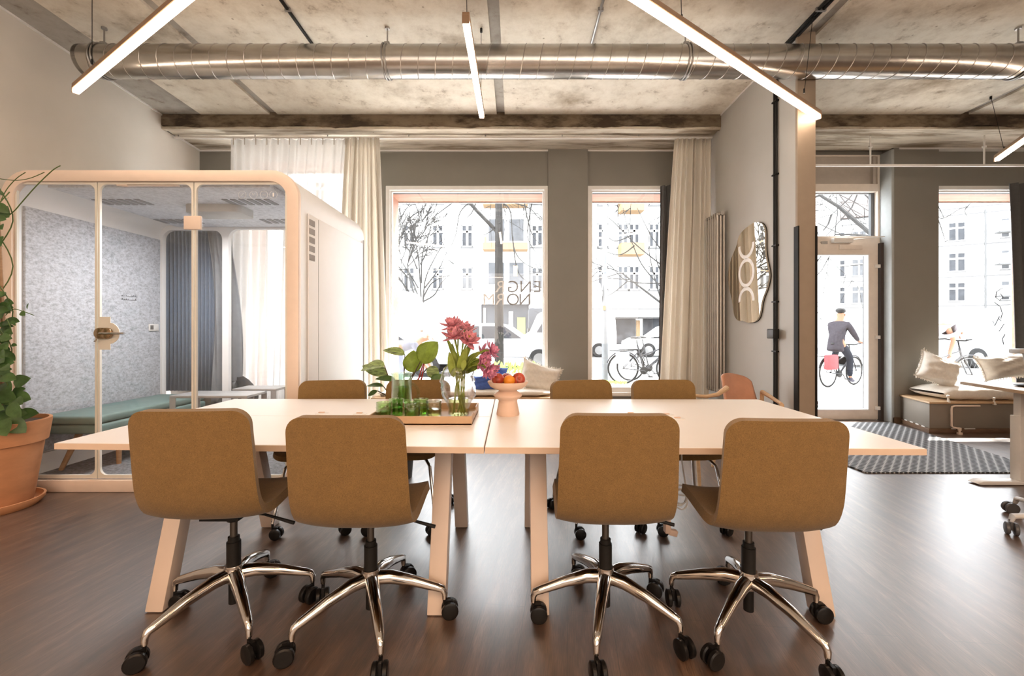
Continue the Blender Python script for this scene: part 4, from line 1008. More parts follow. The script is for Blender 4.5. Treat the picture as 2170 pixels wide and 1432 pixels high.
# climbing plant in terracotta at the left edge
TXc, TYc = -3.435, 2.80
r = thing('potted_climber', 'tall climbing plant in a terracotta pot at the left edge beside the pod', 'plant', (TXc, TYc, 0))
b = MB(); b.lathe([(0, .012), (.165, .012), (.175, .03), (.225, .40), (.226, .425), (.245, .43), (.262, .56), (.262, .575), (.245, .578), (.24, .54), (0, .53)], (TXc, TYc, 0), 56); b.build('terracotta_pot', TERRA, r, ang=40)
b = MB(); b.lathe([(0, 0), (.20, 0), (.23, .035), (.232, .055), (.22, .056), (.215, .035), (.19, .012), (0, .011)], (TXc, TYc, 0), 56); b.build('saucer', TERRA, r, ang=40)
b = MB(); b.lathe([(0, .53), (.238, .535), (.238, .55), (0, .56)], (TXc, TYc, 0), 28); b.build('soil', M('soil_brown', (.06, .04, .025), .95, bs=.6, scale=60), r)
b = MB(); b.tube([(TXc + .05, TYc, .55), (TXc + .035, TYc + .02, 1.2), (TXc + .02, TYc, 2.0)], [.013, .012, .01], 8); b.build('support_stake', BROWNB, r)
rnd = random.Random(12)
vines = []
def vine(pts, rr=.0035):
    b = MB(); P = [Vector(p) for p in pts]; out = []
    for i in range(len(P) - 1):
        p0, p1, p2, p3 = P[max(i - 1, 0)], P[i], P[i + 1], P[min(i + 2, len(P) - 1)]
        for k in range(6):
            t = k / 6; out.append(.5 * ((2 * p1) + (-p0 + p2) * t + (2 * p0 - 5 * p1 + 4 * p2 - p3) * t * t + (-p0 + 3 * p1 - 3 * p2 + p3) * t ** 3))
    out.append(P[-1]); b.tube(out, rr, 6); b.build('vine', M('vine_green', (.09, .14, .03), .5) if not vines else vines[0], r)
    vines.append(bpy.data.materials['vine_green']); return out
dv = 2.72
for k in range(3):
    pts = [(TXc + .06 * k - .02, TYc, .55)]
    for z in (.8, 1.05, 1.3, 1.6, 1.9, 2.1): pts.append((TXc + .05 + .07 * math.sin(z * 7 + k * 2.1), TYc - .03 + .07 * math.cos(z * 7 + k * 2.1), z))
    vine(pts)
vine([W(2, 425, dv), W(15, 400, dv), W(35, 378, dv), W(54, 365, dv)], .0025)
vine([W(-12, 377, dv), W(30, 382, dv), W(62, 378, dv), W(94, 365, dv)], .0025)
vine([W(8, 465, dv), W(30, 447, dv), W(45, 430, dv), W(75, 396, dv), W(110, 362, dv), W(128, 351, dv)], .003)
vine([W(12, 668, dv), W(28, 655, dv), W(50, 660, dv), W(72, 668, dv)], .0025)
vine([W(-5, 735, dv), W(18, 720, dv), W(24, 700, dv), W(14, 675, dv)], .0025)
lm = MB(); lm2 = MB()
def cl(px, py, a, L, wd, dd=0):
    p = W(px, py, dv + dd); d = Vector((math.cos(a), rnd.uniform(-.5, .3), math.sin(a))); nrm = Vector((rnd.uniform(-.5, .5), -1, rnd.uniform(.1, .9)))
    bb = MB(); leafmesh(bb, p, p + d.normalized() * L, nrm, wd, n=7, fold=.15, curl=.06); bb.build('leaf', LEAFC, r, ang=80)
for (x, y, a, L, wd) in [(2, 440, 3.6, .08, .03), (12, 440, -.6, .08, .025), (5, 460, -.1, .07, .03), (-6, 455, 0, .09, .035), (4, 475, -1, .05, .02), (-4, 480, -1.6, .13, .03), (6, 500, -1.5, .05, .014), (-2, 505, -1.2, .06, .02), (8, 415, 1.9, .04, .01), (13, 424, .3, .04, .01),
                      (24, 660, 1.3, .05, .016), (45, 660, -.6, .05, .018), (58, 655, 1.4, .04, .012), (26, 678, -1.2, .04, .012), (10, 700, -.4, .06, .02), (6, 708, -1.2, .06, .02), (24, 730, -.2, .03, .012)]:
    cl(x, y, a, L, wd)
for i in range(96):
    y = 625 + (i / 96) * 268; spread = 9 + 16 * max(0, (y - 760) / 130)
    x = rnd.gauss(-4, spread); x = min(x, 22 + max(0, (y - 760) * .2)); a = rnd.choice([rnd.uniform(-1.0, .5), rnd.uniform(2.4, 4)]) if x < 0 else rnd.uniform(-1.0, .5)
    L = rnd.uniform(.060, .095) + .05 * max(0, (y - 740) / 150); cl(x, y, a, L, L * rnd.uniform(.33, .42), rnd.uniform(-.07, .10))
for i in range(10): cl(rnd.uniform(-25, -2), rnd.uniform(395, 500), rnd.uniform(0, 6.28), .08, .03, rnd.uniform(-.05, .1))

# ================================================================ cushions
def pillow(root, name, c, w_, h_, t_, rot, mat, fringe=True, seed=0, sag=.12, fr_mat=None):
    rd = random.Random(seed); ph = [rd.uniform(0, 6.28) for _ in range(8)]; m = Matrix.Translation(c) @ Euler(rot).to_matrix().to_4x4()
    def side(s_):
        def fn(u, v):
            x = (u - .5) * 2; z = (v - .5) * 2
            pin = 1 - .10 * (1 - abs(x) ** 2) * abs(z) ** 4; pin2 = 1 - .10 * (1 - abs(z) ** 2) * abs(x) ** 4
            e = max(0, (1 - x ** 4) * (1 - z ** 4)) ** .75
            wr = 1 + .10 * math.sin(7 * x + ph[0] + 3 * z) + .08 * math.sin(11 * z + ph[1] - 4 * x) + .05 * math.sin(19 * (x + z) + ph[2])
            return m @ Vector((x * w_ / 2 * pin2, s_ * t_ / 2 * e * wr, z * h_ / 2 * pin - sag * h_ * (1 - abs(x) ** 2) * max(0, z) * .5))
        return fn
    b = MB(); b.grid(side(1), 28, 28); b.grid(side(-1), 28, 28); o = b.build(name, mat, root, clean=True, ang=80)
    if fringe:
        b = MB(); n = 160
        for i in range(n):
            k = i / n * 4; s_ = int(k); f = (k - s_) * 2 - 1
            x, z = [(f, 1), (1, -f), (-f, -1), (-1, f)][s_]; nx, nz = [(0, 1), (1, 0), (0, -1), (-1, 0)][s_]
            pin = 1 - .10 * (1 - abs(x) ** 2) * abs(z) ** 4; pin2 = 1 - .10 * (1 - abs(z) ** 2) * abs(x) ** 4
            p = Vector((x * w_ / 2 * pin2, 0, z * h_ / 2 * pin - sag * h_ * (1 - abs(x) ** 2) * max(0, z) * .5)); L = rd.uniform(.015, .028); tx = rd.uniform(-.4, .4)
            q = p + Vector((nx * L + nz * tx * L, rd.uniform(-.006, .006), nz * L + nx * tx * L)); b.tube([m @ p, m @ q], [.0045, .0025], 4)
        b.build('fringe', mat, o)
    return o
def cushion(label, *a, nm='cushion', **k):
    r = thing(nm, label, 'cushion', a[0]); pillow(r, 'cushion_cover', *a, **k); return r
# window bench 1 (behind the middle of the table)
r = thing('window_bench', 'low grey window bench under the big window behind the table', 'bench', (-.6, 5.1, 0))
b = MB(); b.box(-1.62, .44, 4.84, 5.37, 0, .385); b.build('bench_box', GREY, r, bevel=.004)
b = MB(); b.box(-1.64, .46, 4.82, 5.38, .386, .405); b.build('bench_top', OAK, r, bevel=.003)
def mattress(root, x0, x1, y0, y1, z0, z1, name, mat, seed):
    rd = random.Random(seed)
    def fn(u, v):
        g = v * 2 * PI; n_ = 4
        cy, cz = math.cos(g), math.sin(g); yy = (abs(cy) ** .45) * (1 if cy > 0 else -1); zz = (abs(cz) ** .6) * (1 if cz > 0 else -1)
        e = 1 - (abs(u - .5) * 2) ** 12 * .85; x = x0 + (x1 - x0) * u
        wr = 1 + .10 * math.sin(x * 17 + seed) * math.cos(g) + .06 * math.sin(x * 41 + g)
        return (x, (y0 + y1) / 2 + yy * (y1 - y0) / 2 * (.9 + .1 * e), (z0 + z1) / 2 + zz * (z1 - z0) / 2 * e * wr)
    b = MB(); b.grid(fn, 70, 32); return b.build(name, mat, root, clean=True, ang=80)
r = thing('seat_mattress', 'long white seat mattress on the window bench behind the fruit stand', 'mattress', (-.6, 5.1, .405))
mattress(r, -1.58, .42, 4.85, 5.35, .412, .482, 'mattress_cover', LINEN, 1)
p = W(1143, 797, 5.12); cushion('cream fringed cushion leaning by the grey pier on the middle window bench', (p.x, 5.14, p.z - .015), .50, .36, .17, (-.25, .32, .15), LINEN, seed=3)
p = W(1052, 792, 5.1); cushion('bright blue cushion standing tilted on the middle window bench', (p.x, 5.16, p.z), .26, .20, .10, (-.2, .25, .2), BLUEF, seed=5, fringe=False)
p = W(1030, 808, 5.0); cushion('dark blue cushion slumped in front of the tilted blue one', (p.x, 5.0, p.z - .01), .36, .20, .12, (-.3, -.12, 0), BLUEF, seed=6, fringe=False)
# right window seat
r = thing('window_seat_box', 'grey boxed-in window seat with worn paint below the right window', 'bench', (5.6, 5.1, 0))
b = MB(); zt_ = .335
b.prism([(4.72, 4.84), (6.9, 4.84), (6.9, 5.44), (4.90, 5.44)], .055, zt_)
b.build('seat_box', M('seat_box_grey', (.25, .215, .18), .5, var=.05, scale=3), r, bevel=.003)
b = MB(); b.prism([(4.70, 4.82), (6.92, 4.82), (6.92, 5.45), (4.885, 5.45)], zt_ + .001, zt_ + .022); b.build('seat_board', OAK, r, bevel=.003)
b = MB(); b.prism([(4.70, 4.825), (6.9, 4.825), (6.9, 5.44), (4.89, 5.44)], .0, .054); b.build('plinth', mat_wood('plinth_wood', (.10, .055, .03), (.19, .11, .065)), r, bevel=.003)
b = MB(); rnd = random.Random(5)
for x in (4.95, 5.10, 5.16, 5.62, 5.7): b.box(x, x + rnd.uniform(.03, .07), 4.821, 4.826, .048, .058)
for k in range(4): b.cbox((4.735 + .035 * k, 4.93 + .11 * k, .058), (.006, .06, .012), (0, 0, -.3))
b.build('bare_patch', WHITE, r)
r = thing('heating_pipe', 'thin cream heating pipe with valve in front of the right window seat', 'pipe', (4.95, 4.79, 0))
b = MB(); b.tube([(5.25, 4.80, .315), (4.96, 4.80, .315), (4.935, 4.80, .305), (4.93, 4.80, .28), (4.93, 4.80, .09), (4.94, 4.795, .075), (4.99, 4.78, .065), (5.0, 4.78, .05), (5.0, 4.78, .02)], .010, 10); b.build('pipe_run', PODF, r)
b = MB(); b.tube([(5.0, 4.78, .0), (5.0, 4.78, .022)], .026, 14); b.tube([(5.0, 4.78, .045), (5.0, 4.78, .075)], .017, 12); b.build('pipe_valve', PODF, r)
r = thing('seat_mattress', 'cream seat mattress with corner tassels on the right window seat', 'mattress', (5.6, 5.1, .357))
mattress(r, 4.93, 6.6, 4.86, 5.34, .362, .515, 'mattress_cover', LINEN, 7)
b = MB()
for (x, y, z) in ((5.44, 4.83, .36), (4.93, 4.84, .385)):
    for k in range(16):
        a = k * 2.4; b.tube([(x, y, z + .03), (x + .018 * math.cos(a) * (k % 4) / 2, y - .01 + .012 * math.sin(a), z - .035)], [.003, .004], 5)
    b.lathe([(0, .02), (.014, .025), (.014, .045), (0, .05)], (x, y, z), 10)
b.build('tassel', LINEN, r)
p = W(1991, 795, 5.1); cushion('cream frilled cushion standing tilted at the left end of the right window seat', (p.x, 5.12, p.z + .065), .42, .36, .22, (-.25, .42, -.2), LINEN, seed=11)
p = W(2130, 780, 5.1); cushion('large cream frilled cushion lying in front of the grey curtain, right window', (p.x + .05, 5.14, p.z + .02), .62, .30, .24, (-.35, -.12, 0), LINEN, seed=12)

# leather armchair by the radiator
r = thing('leather_armchair', 'cognac leather armchair with curved light wood arm beside the divider wall', 'armchair', (1.72, 3.62, 0))
b = MB()
def back(u, v):
    x = 1.74 + .38 * u; z = .50 + (.325 - .075 * u) * v; y = 3.50 + .20 * u + .10 * v + .05 * math.cos(PI * (u - .5)); e = (max(0, 1 - (2 * u - 1) ** 8) * 1)
    return (x - .02 * v * (u - .5), y, z - .04 * (abs(2 * u - 1) ** 4) * v + .05 * (1 - u) * v * 0)
b.grid(back, 20, 14); b.build('leather_back', LEATH, r, solid=.018, bevel=0, ang=80)
b = MB()
b.grid(lambda u, v: (1.60 + .42 * u, 3.22 + .42 * v, .42 - .05 * math.sin(PI * v) + .02 * abs(2 * u - 1)), 12, 12); b.build('leather_seat', LEATH, r, solid=.02, ang=80)
b = MB(); b.tube([W(1468, 838, 3.2), W(1495, 840, 3.25), W(1520, 836, 3.35), W(1540, 822, 3.45)], [.011, .014, .017, .022], 10); b.build('arm', OAK, r)
b = MB(); b.tube([(2.07, 3.30, .60), (2.11, 3.5, .62), (2.14, 3.68, .64)], [.012, .016, .018], 10); b.build('arm', OAK, r)
for (x0, y0, z0, x1, y1) in ((1.36, 3.22, .63, 1.38, 3.18), (2.07, 3.30, .60, 2.07, 3.24), (1.74, 3.53, .50, 1.70, 3.66), (2.14, 3.68, .64, 2.14, 3.74)):
    b = MB(); b.tube([(x0, y0, z0), (x1, y1, 0)], [.017, .013], 10); b.build('leg', OAK, r)
b = MB(); b.tube([(1.38, 3.20, .38), (2.07, 3.26, .38)], .013, 8); b.tube([(1.71, 3.60, .36), (2.14, 3.70, .36)], .013, 8); b.build('seat_rail', OAK, r)

# ================================================================ right-hand side
def mat_mat():
    m, t, b = nt('entrance_mat'); L = t.links.new
    tc = t.nodes.new('ShaderNodeTexCoord'); mp = t.nodes.new('ShaderNodeMapping'); mp.inputs['Rotation'].default_value = (0, 0, D(45)); mp.inputs['Scale'].default_value = (19, 19, 1); L(tc.outputs['Object'], mp.inputs[0])
    ck = t.nodes.new('ShaderNodeTexVoronoi'); ck.inputs['Randomness'].default_value = 0; ck.inputs['Scale'].default_value = 1; L(mp.outputs[0], ck.inputs[0])
    r_ = ramp(t, ck.outputs['Distance'], [(.40, (.010, .011, .013)), (.47, (.42, .42, .43))]); L(r_.outputs[0], b.inputs['Base Color']); b.inputs['Roughness'].default_value = .7
    bump(t, b, ck.outputs['Distance'], -.6, .01); return m
b = MB(); b.prism([(2.87, 3.48), (4.40, 3.48), (4.74, 5.36), (2.80, 5.36)], .001, .012)
o = b.build('entrance_mat', mat_mat(), None, smooth=False); tag(o, 'black rubber ring entrance mat in front of the glazed street door', 'door mat')

r = thing('standing_desk', 'height-adjustable desk with pale wood top and white leg cut off by the right edge', 'desk', (4.3, 3.0, 0))
b = MB(); b.prism([(3.79, 3.62), (3.50, 2.35), (5.3, 2.1), (5.5, 3.3)], .713, .738); b.build('desktop', OAK, r, bevel=.002)
b = MB(); b.box(3.83, 3.93, 3.22, 3.29, .03, .52); b.build('leg', WHITE, r, bevel=.004)
b = MB(); b.box(3.845, 3.915, 3.23, 3.28, .50, .712); b.build('leg_inner', WHITE, r, bevel=.003)
b = MB(); b.prism([(3.50, .012), (3.54, .03), (4.25, .03), (4.29, .012), (4.29, .004), (3.52, .004)], 3.21, 3.29, 'y'); b.build('foot', WHITE, r, bevel=.002)
b = MB(); b.box(3.86, 5.2, 3.0, 3.05, .68, .712); b.build('crossbar', WHITE, r)
b = MB(); b.box(4.85, 4.95, 2.75, 2.82, .0, .712); b.build('leg', WHITE, r, bevel=.004)
r = thing('black_mouse', 'flat black object lying on the desk at the right edge', 'computer mouse', (3.97, 3.28, .738))
b = MB(); b.grid(lambda u, v: (3.98 + .11 * math.cos(2 * PI * u) * math.sin(PI * v), 3.28 + .07 * math.sin(2 * PI * u) * math.sin(PI * v), .7385 + .011 - .011 * math.cos(PI * v)), 24, 10); b.build('mouse_body', BLACKM, r, clean=True)
r = thing('task_chair', 'grey and black task chair on casters cut off by the right edge', 'chair', (3.30, 2.66, 0))
GC = M('chair_light_grey', (.50, .49, .48), .4)
cx_, cy_ = 3.22, 2.36
for k in range(5):
    a = D(164) + k * 2 * PI / 5; d = Vector((math.cos(a), math.sin(a), 0)); c = Vector((cx_, cy_, 0))
    b = MB(); b.tube([c + d * .03 + Vector((0, 0, .14)), c + d * .355 + Vector((0, 0, .10)), c + d * .366 + Vector((0, 0, .065))], [.03, .018, .012], 10, sq=(.7, 1.3)); b.build('base_arm', GC, r)
    q = c + d * .366; b = caster_mb((q.x, q.y, .08), a + 1.2, .035); b.build('caster', M('caster_grey', (.06, .06, .065), .4) if k == 0 else bpy.data.materials['caster_grey'], r)
b = MB(); b.tube([(cx_, cy_, .13), (cx_, cy_, .44)], .025, 14); b.build('gas_lift', BLACKM, r)
b = MB(); b.prism(rrect(cx_ - .18, cx_ + .28, cy_ - .24, cy_ + .12, .11, 5), .44, .50); b.build('seat', BLACKM, r, bevel=.015, seg=3)
b = MB(); b.tube([(cx_ + .27, cy_, .46), (cx_ + .36, cy_, .55), (cx_ + .34, cy_, .9)], .02, 10); b.grid(lambda u, v: (cx_ + .31 + .05 * math.sin(PI * v) - .03 * math.cos(PI * (u - .5)) * 2, cy_ - .22 + .44 * u, .58 + .5 * v), 10, 10); b.build('backrest', BLACKM, r, solid=.02)
# monitor arm / lamp head on the far desk side
r = thing('task_chair', 'second task chair behind the desk, light grey armrest before the dark curtain', 'chair', (5.15, 4.0, 0))
cx_, cy_ = 5.42, 4.2
p = W(2152, 744, 4.1)
b = MB(); b.box(p.x - .05, p.x + .12, 4.02, 4.12, p.z - .02, p.z + .025); b.build('armrest', GC, r, bevel=.01)
b = MB(); b.tube([(p.x + .05, 4.07, p.z - .02), (p.x + .16, 4.12, p.z - .22), (5.3, 4.2, .50)], .016, 8); b.build('arm_support', GC, r)
b = MB(); b.prism(rrect(5.17, 5.65, 3.98, 4.44, .09, 5), .44, .51); b.build('seat', BLACKM, r, bevel=.015, seg=3)
b = MB(); b.grid(lambda u, v: (5.36 + .3 * u + .1, 4.46 + .03 * math.sin(PI * u) + .05 * v, .60 + .55 * v), 10, 10); b.build('backrest', DARKC, r, solid=.03)
b = MB(); b.tube([(5.41, 4.2, .12), (5.41, 4.2, .45)], .025, 12); b.tube([(5.41, 4.35, .46), (5.41, 4.50, .6)], .02, 8); b.build('gas_lift', BLACKM, r)
for k in range(5):
    a = k * 2 * PI / 5; b = MB(); b.tube([(5.41, 4.2, .13), (5.41 + .3 * math.cos(a), 4.2 + .3 * math.sin(a), .085)], [.025, .015], 8); b.build('base_arm', GC, r)
    q = (5.41 + .3 * math.cos(a), 4.2 + .3 * math.sin(a), .09); caster_mb(q, a + 1, .03).build('caster', BLACK, r)
def Mx(*a, **k):
    k.setdefault('spec', .03); return M(*a, **k)
# ================================================================ the street
b = MB(); b.box(-40, 90, 5.74, 10.6, -.12, -.005); o = struct('ground', b, Mx('paving_slabs', (.60, .58, .55), .8, var=.25, scale=3, bs=.2), smooth=False)
b = MB(); b.box(-40, 90, 10.6, 26, -.2, -.08); struct('road', b, Mx('asphalt', (.34, .34, .34), .8, var=.1, scale=5), smooth=False)
b = MB(); b.box(-60, 120, 26, 110, -.12, -.005); struct('ground_far', b, Mx('far_paving', (.60, .59, .57), .8, var=.1), smooth=False)
BW = Mx('render_white', (.60, .60, .59), .8, var=.03, scale=.5)
BWG = Mx('shop_grey', (.052, .055, .06), .6, var=.06, scale=1)
PANE = Mx('far_window_pane', (.036, .038, .042), .5, var=.25, scale=1.5)
PANEL = Mx('far_window_pale', (.066, .068, .072), .5, var=.2, scale=1.5)
FRM = Mx('far_window_frame', (.6, .6, .6), .5)
LEDG = Mx('facade_ledge', (.08, .08, .08), .8)
ORNG = Mx('balcony_apricot', (.18, .12, .07), .8)
def win_unit(root, origin, ux, s, z, ww, hh, pane):
    """window on a facade: centre at origin+ux*s, z"""
    n = Vector((ux.y, -ux.x, 0))
    if n.y > 0: n = -n
    c = origin + ux * s + Vector((0, 0, z)) + n * .02
    def bx(b, a0, a1, z0, z1, d0, d1):
        vs = [c + ux * a + n * dd + Vector((0, 0, zz)) for a in (a0, a1) for dd in (d0, d1) for zz in (z0, z1)]
        b.add(vs, [(0, 1, 3, 2), (4, 6, 7, 5), (0, 4, 5, 1), (2, 3, 7, 6), (0, 2, 6, 4), (1, 5, 7, 3)])
    b = MB(); t = .08; hw, h2 = ww / 2, hh / 2
    bx(b, -hw, -hw + t, -h2, h2, 0, .06); bx(b, hw - t, hw, -h2, h2, 0, .06); bx(b, -.09, .09, -h2, h2, 0, .07); bx(b, -hw, hw, h2 - t, h2, 0, .06); bx(b, -hw, hw, -h2, -h2 + t, 0, .06); bx(b, -hw, hw, h2 * .28, h2 * .46, 0, .07)
    f = b.build('window', FRM, root, smooth=False)
    b = MB(); bx(b, -hw + .02, hw - .02, -h2 + .02, h2 - .02, -.01, .02); b.build('pane', pane, f, smooth=False)
    b = MB(); bx(b, -hw - .08, hw + .08, -h2 - .12, -h2 - .02, 0, .14); b.build('window_ledge', LEDG, f, smooth=False)
def block(b, o, ux, s0, s1, z0, z1, dep, off=0):
    n = Vector((ux.y, -ux.x, 0)); n = -n if n.y > 0 else n
    vs = [o + ux * s + n * d_ + Vector((0, 0, z)) for s in (s0, s1) for d_ in (off, off - dep) for z in (z0, z1)]
    b.add(vs, [(0, 1, 3, 2), (4, 6, 7, 5), (0, 4, 5, 1), (2, 3, 7, 6), (0, 2, 6, 4), (1, 5, 7, 3)])
UX = Vector((1, 0, 0))
r = thing('apartment_building', 'white apartment building with cross-framed windows across the street in the big window', 'building', (-8, 36, 0))
o_ = Vector((0, 36, 0)); b = MB(); block(b, o_, UX, -40, -2.75, -.1, 22, 8); block(b, o_, UX, 1.15, 5.9, -.1, 22, 8); b.build('facade_wall', BW, r, smooth=False)
for s in (-24.2, -21.7, -19, -16.5, -14, -11.5, -9.0, -6.56, -4.08, 1.85, 3.9):
    for i, z in enumerate((5.5, 9.1, 12.75, 16.4)): win_unit(r, o_, UX, s, z, .95, 1.85, PANE if (s + i) % 2 < 1.5 else PANEL)
b = MB(); block(b, o_, UX, -2.75, 1.15, 3.3, 22, 4, .9); b.build('bay', BW, r, smooth=False)
for z in (4.0, 7.6, 11.2, 14.8):
    b = MB(); block(b, o_, UX, -2.6, 1.0, z, z + .55, 1.1, 2.0); block(b, o_, UX, -2.5, -2.3, z + .55, z + 1.0, .1, 2.0); b.build('balcony', ORNG if z > 4 else BW, r, smooth=False)
    b = MB(); block(b, o_, UX, -2.2, -.9, z + .9, z + 2.7, .05, .93); block(b, o_, UX, -.5, .7, z + .9, z + 2.7, .05, .93); b.build('bay_window', PANEL, r, smooth=False)
b = MB(); block(b, o_, UX, -2.9, 1.3, -.1, 3.3, 8, .1); b.build('shop_front', BWG, r, smooth=False)
b = MB(); block(b, o_, UX, -.55, -.2, .2, 2.7, .1, .2); block(b, o_, UX, -2.7, -2.5, .0, 3.0, .1, .2); block(b, o_, UX, 1.15, 1.3, 0, 3.3, .1, .3); b.build('shop_door', BW, r, smooth=False)
b = MB(); block(b, o_, UX, .15, .85, .4, 2.2, .05, .2); b.build('shop_poster', Mx('poster_yellow', (.14, .15, .07), .7), r, smooth=False)
b = MB(); block(b, o_, UX, -2.78, -2.72, -.1, 22, .1, .1); block(b, o_, UX, 1.2, 1.28, -.1, 22, .1, .1); b.build('downpipe', LEDG, r, smooth=False)
b = MB(); block(b, o_, UX, 1.5, 5.9, 2.7, 3.2, 2.2, 2.3); b.build('awning', BW, r, smooth=False)
b = MB(); block(b, o_, UX, 1.5, 5.9, -.1, 2.7, .1, .12); b.build('shop_window', Mx('shop_dark', (.025, .026, .028), .5), r, smooth=False)
r = thing('apartment_building', 'white building with long shop awning seen through the narrow window', 'building', (12, 34, 0))
o_ = Vector((0, 34, 0)); b = MB(); block(b, o_, UX, 5.95, 26, -.1, 20, 8); b.build('facade_wall', BW, r, smooth=False)
for z in (5.3, 8.7, 12.1, 15.5):
    for s in (7.0, 8.6, 9.5, 11.1, 12.6, 16, 19): win_unit(r, o_, UX, s, z, .85, 1.9, PANE if s != 8.6 else PANEL)
for z in (7.0, 10.4): 
    b = MB(); block(b, o_, UX, 8.2, 10.0, z, z + .9, 1.2, 1.2); b.build('balcony', ORNG, r, smooth=False)
b = MB(); block(b, o_, UX, 5.95, 22, 2.15, 2.75, 1.5, 1.5); b.build('awning', BW, r, smooth=False)
b = MB(); block(b, o_, UX, 5.95, 22, 2.72, 2.8, 1.55, 1.55); block(b, o_, UX, 5.95, 22, 2.05, 2.12, 1.3, 1.3); b.build('awning_edge', LEDG, r, smooth=False)
b = MB(); block(b, o_, UX, 6, 7.2, 0, 2.1, .1, .12); block(b, o_, UX, 7.9, 9.6, 0, 2.1, .1, .12); block(b, o_, UX, 10.2, 12.2, .5, 2.1, .1, .12); b.build('shop_window', Mx('shop_glass', (.03, .031, .034), .5, var=.4, scale=2), r, smooth=False)
b = MB(); block(b, o_, UX, 9.65, 9.95, 0.2, 1.9, .1, .14); b.build('shop_sign', ORNG, r, smooth=False)
# slanting building on the right
ux = Vector((11, -6, 0)).normalized(); o_ = Vector((41, 56, 0))
def s_at(px):
    k = (px - CX) / F; return (k * o_.y - o_.x) / (ux.x - k * ux.y)
r = thing('apartment_building', 'long white building with tiled roof behind the street door and right window', 'building', (46, 53, 0))
b = MB(); block(b, o_, ux, -12, 30, -.1, 15.6, 10); b.build('facade_wall', BW, r, smooth=False)
n_ = Vector((-ux.y, ux.x, 0)); b = MB(); sa, sb = -12.5, 9.5
b.add([o_ + ux * s + n_ * d_ + Vector((0, 0, z)) for s in (sa, sb) for d_, z in ((-.6, 15.5), (5, 20.5), (10.5, 15.5))], [(0, 1, 2), (3, 5, 4), (0, 3, 4, 1), (1, 4, 5, 2), (0, 2, 5, 3)])
b.build('tiled_roof', Mx('roof_tile', (.085, .072, .068), .8, var=.3, scale=2), r, smooth=False)
b = MB()
for z in (3.9, 7.3, 11.0, 14.6, 15.35): block(b, o_, ux, -12, 30, z, z + .12, .1, .12)
b.build('string_course', LEDG, r, smooth=False)
for px in (1690, 1748, 1776, 1820, 2027, 2140):
    s = s_at(px)
    for z in (5.6, 9.1, 12.7): win_unit(r, o_, ux, s, z, 1.5, 2.2, PANE if px in (1776, 2027) else PANEL)
s = s_at(2030); b = MB(); block(b, o_, ux, s - 1.6, s + 1.6, .6, 2.9, .1, .1); b.build('shop_window', bpy.data.materials['shop_glass'], r, smooth=False)
s = s_at(2086); b = MB(); block(b, o_, ux, s, s + .15, 0, 15, .15, .15); b.build('downpipe', LEDG, r, smooth=False)
for z in (5.0, 8.6, 12.2):
    b = MB(); block(b, o_, ux, s + .8, s + 4, z, z + 1.1, 1.2, 1.3); b.build('balcony', BW, r, smooth=False)
    b = MB(); block(b, o_, ux, s + .8, s + 4, z - .15, z, 1.2, 1.3); b.build('balcony_slab', LEDG, r, smooth=False)

# trees
BARK = Mx('bark_grey', (.026, .025, .024), .9, var=.45, scale=9, sc3=(1, 1, .15), bs=.6, bd=.03)
BARK2 = Mx('bark_pale', (.034, .033, .032), .9, var=.25, scale=6)
def tree(label, base, h_, r0, seed, levels=5, mat=None, spread=.6, first=.4, lean=(0, 0), droop=0, nb=(2, 3), minr=.008, straight=False):
    rd = random.Random(seed); rt = thing('bare_tree', label, 'tree', base); mat = mat or BARK
    tr = MB(); cr = MB()
    def grow(p, d, L, r_, lv):
        pts = [p]; q = p.copy(); dd = d.copy(); n = 5
        for i in range(n):
            dd = (dd + Vector((rd.uniform(-1, 1), rd.uniform(-1, 1), rd.uniform(-.5, .5) - droop * (levels - lv) * .10)) * (.005 if straight and lv == levels else .10)).normalized(); q = q + dd * L / n; pts.append(q.copy())
        r1 = r_ * (.66 if lv > 0 else .3); rs = [r_ + (r1 - r_) * i / n for i in range(n + 1)]
        (tr if lv == levels else cr).tube(pts, rs, 9 if lv == levels else 5)
        if lv == 0: return
        for k in range(rd.randint(*nb)):
            j = n if k == 0 else rd.randint(2, n); a = rd.uniform(0, 6.28); ort = dd.orthogonal().normalized(); o2 = Matrix.Rotation(a, 3, dd) @ ort
            nd = (dd * (1 - spread * .5) + o2 * spread * rd.uniform(.6, 1.1)).normalized(); grow(pts[j], nd, L * rd.uniform(.6, .85), max(minr, rs[j] * rd.uniform(.5, .75)), lv - 1)
    grow(Vector(base), Vector((lean[0], lean[1], 1)).normalized(), h_ * first, r0, levels)
    tr.build('trunk', mat, rt); cr.build('branches', mat, rt); return rt
def G(px, d): return Vector(((px - CX) * d / F, d, -.01))
tree('young bare street tree with fine upright branches, left part of the big window', G(893, 19), 9.5, .12, 3, 5, BARK2, .50, .27, nb=(3, 4), minr=.024)
tree('thick grey tree trunk close outside the big window', G(1058, 9.9), 19, .115, 21, 5, BARK, .75, .30, droop=.8, nb=(3, 4), minr=.011, straight=True)
tree('bare tree with wide branches behind the narrow window', G(1420, 17), 10, .14, 8, 5, BARK2, .7, .33, nb=(3, 4), minr=.02)
tree('bare tree whose twigs reach into the top of the right window', G(1935, 9.5), 12, .12, 31, 5, BARK2, .8, .33, droop=1.0, nb=(3, 4), minr=.010)
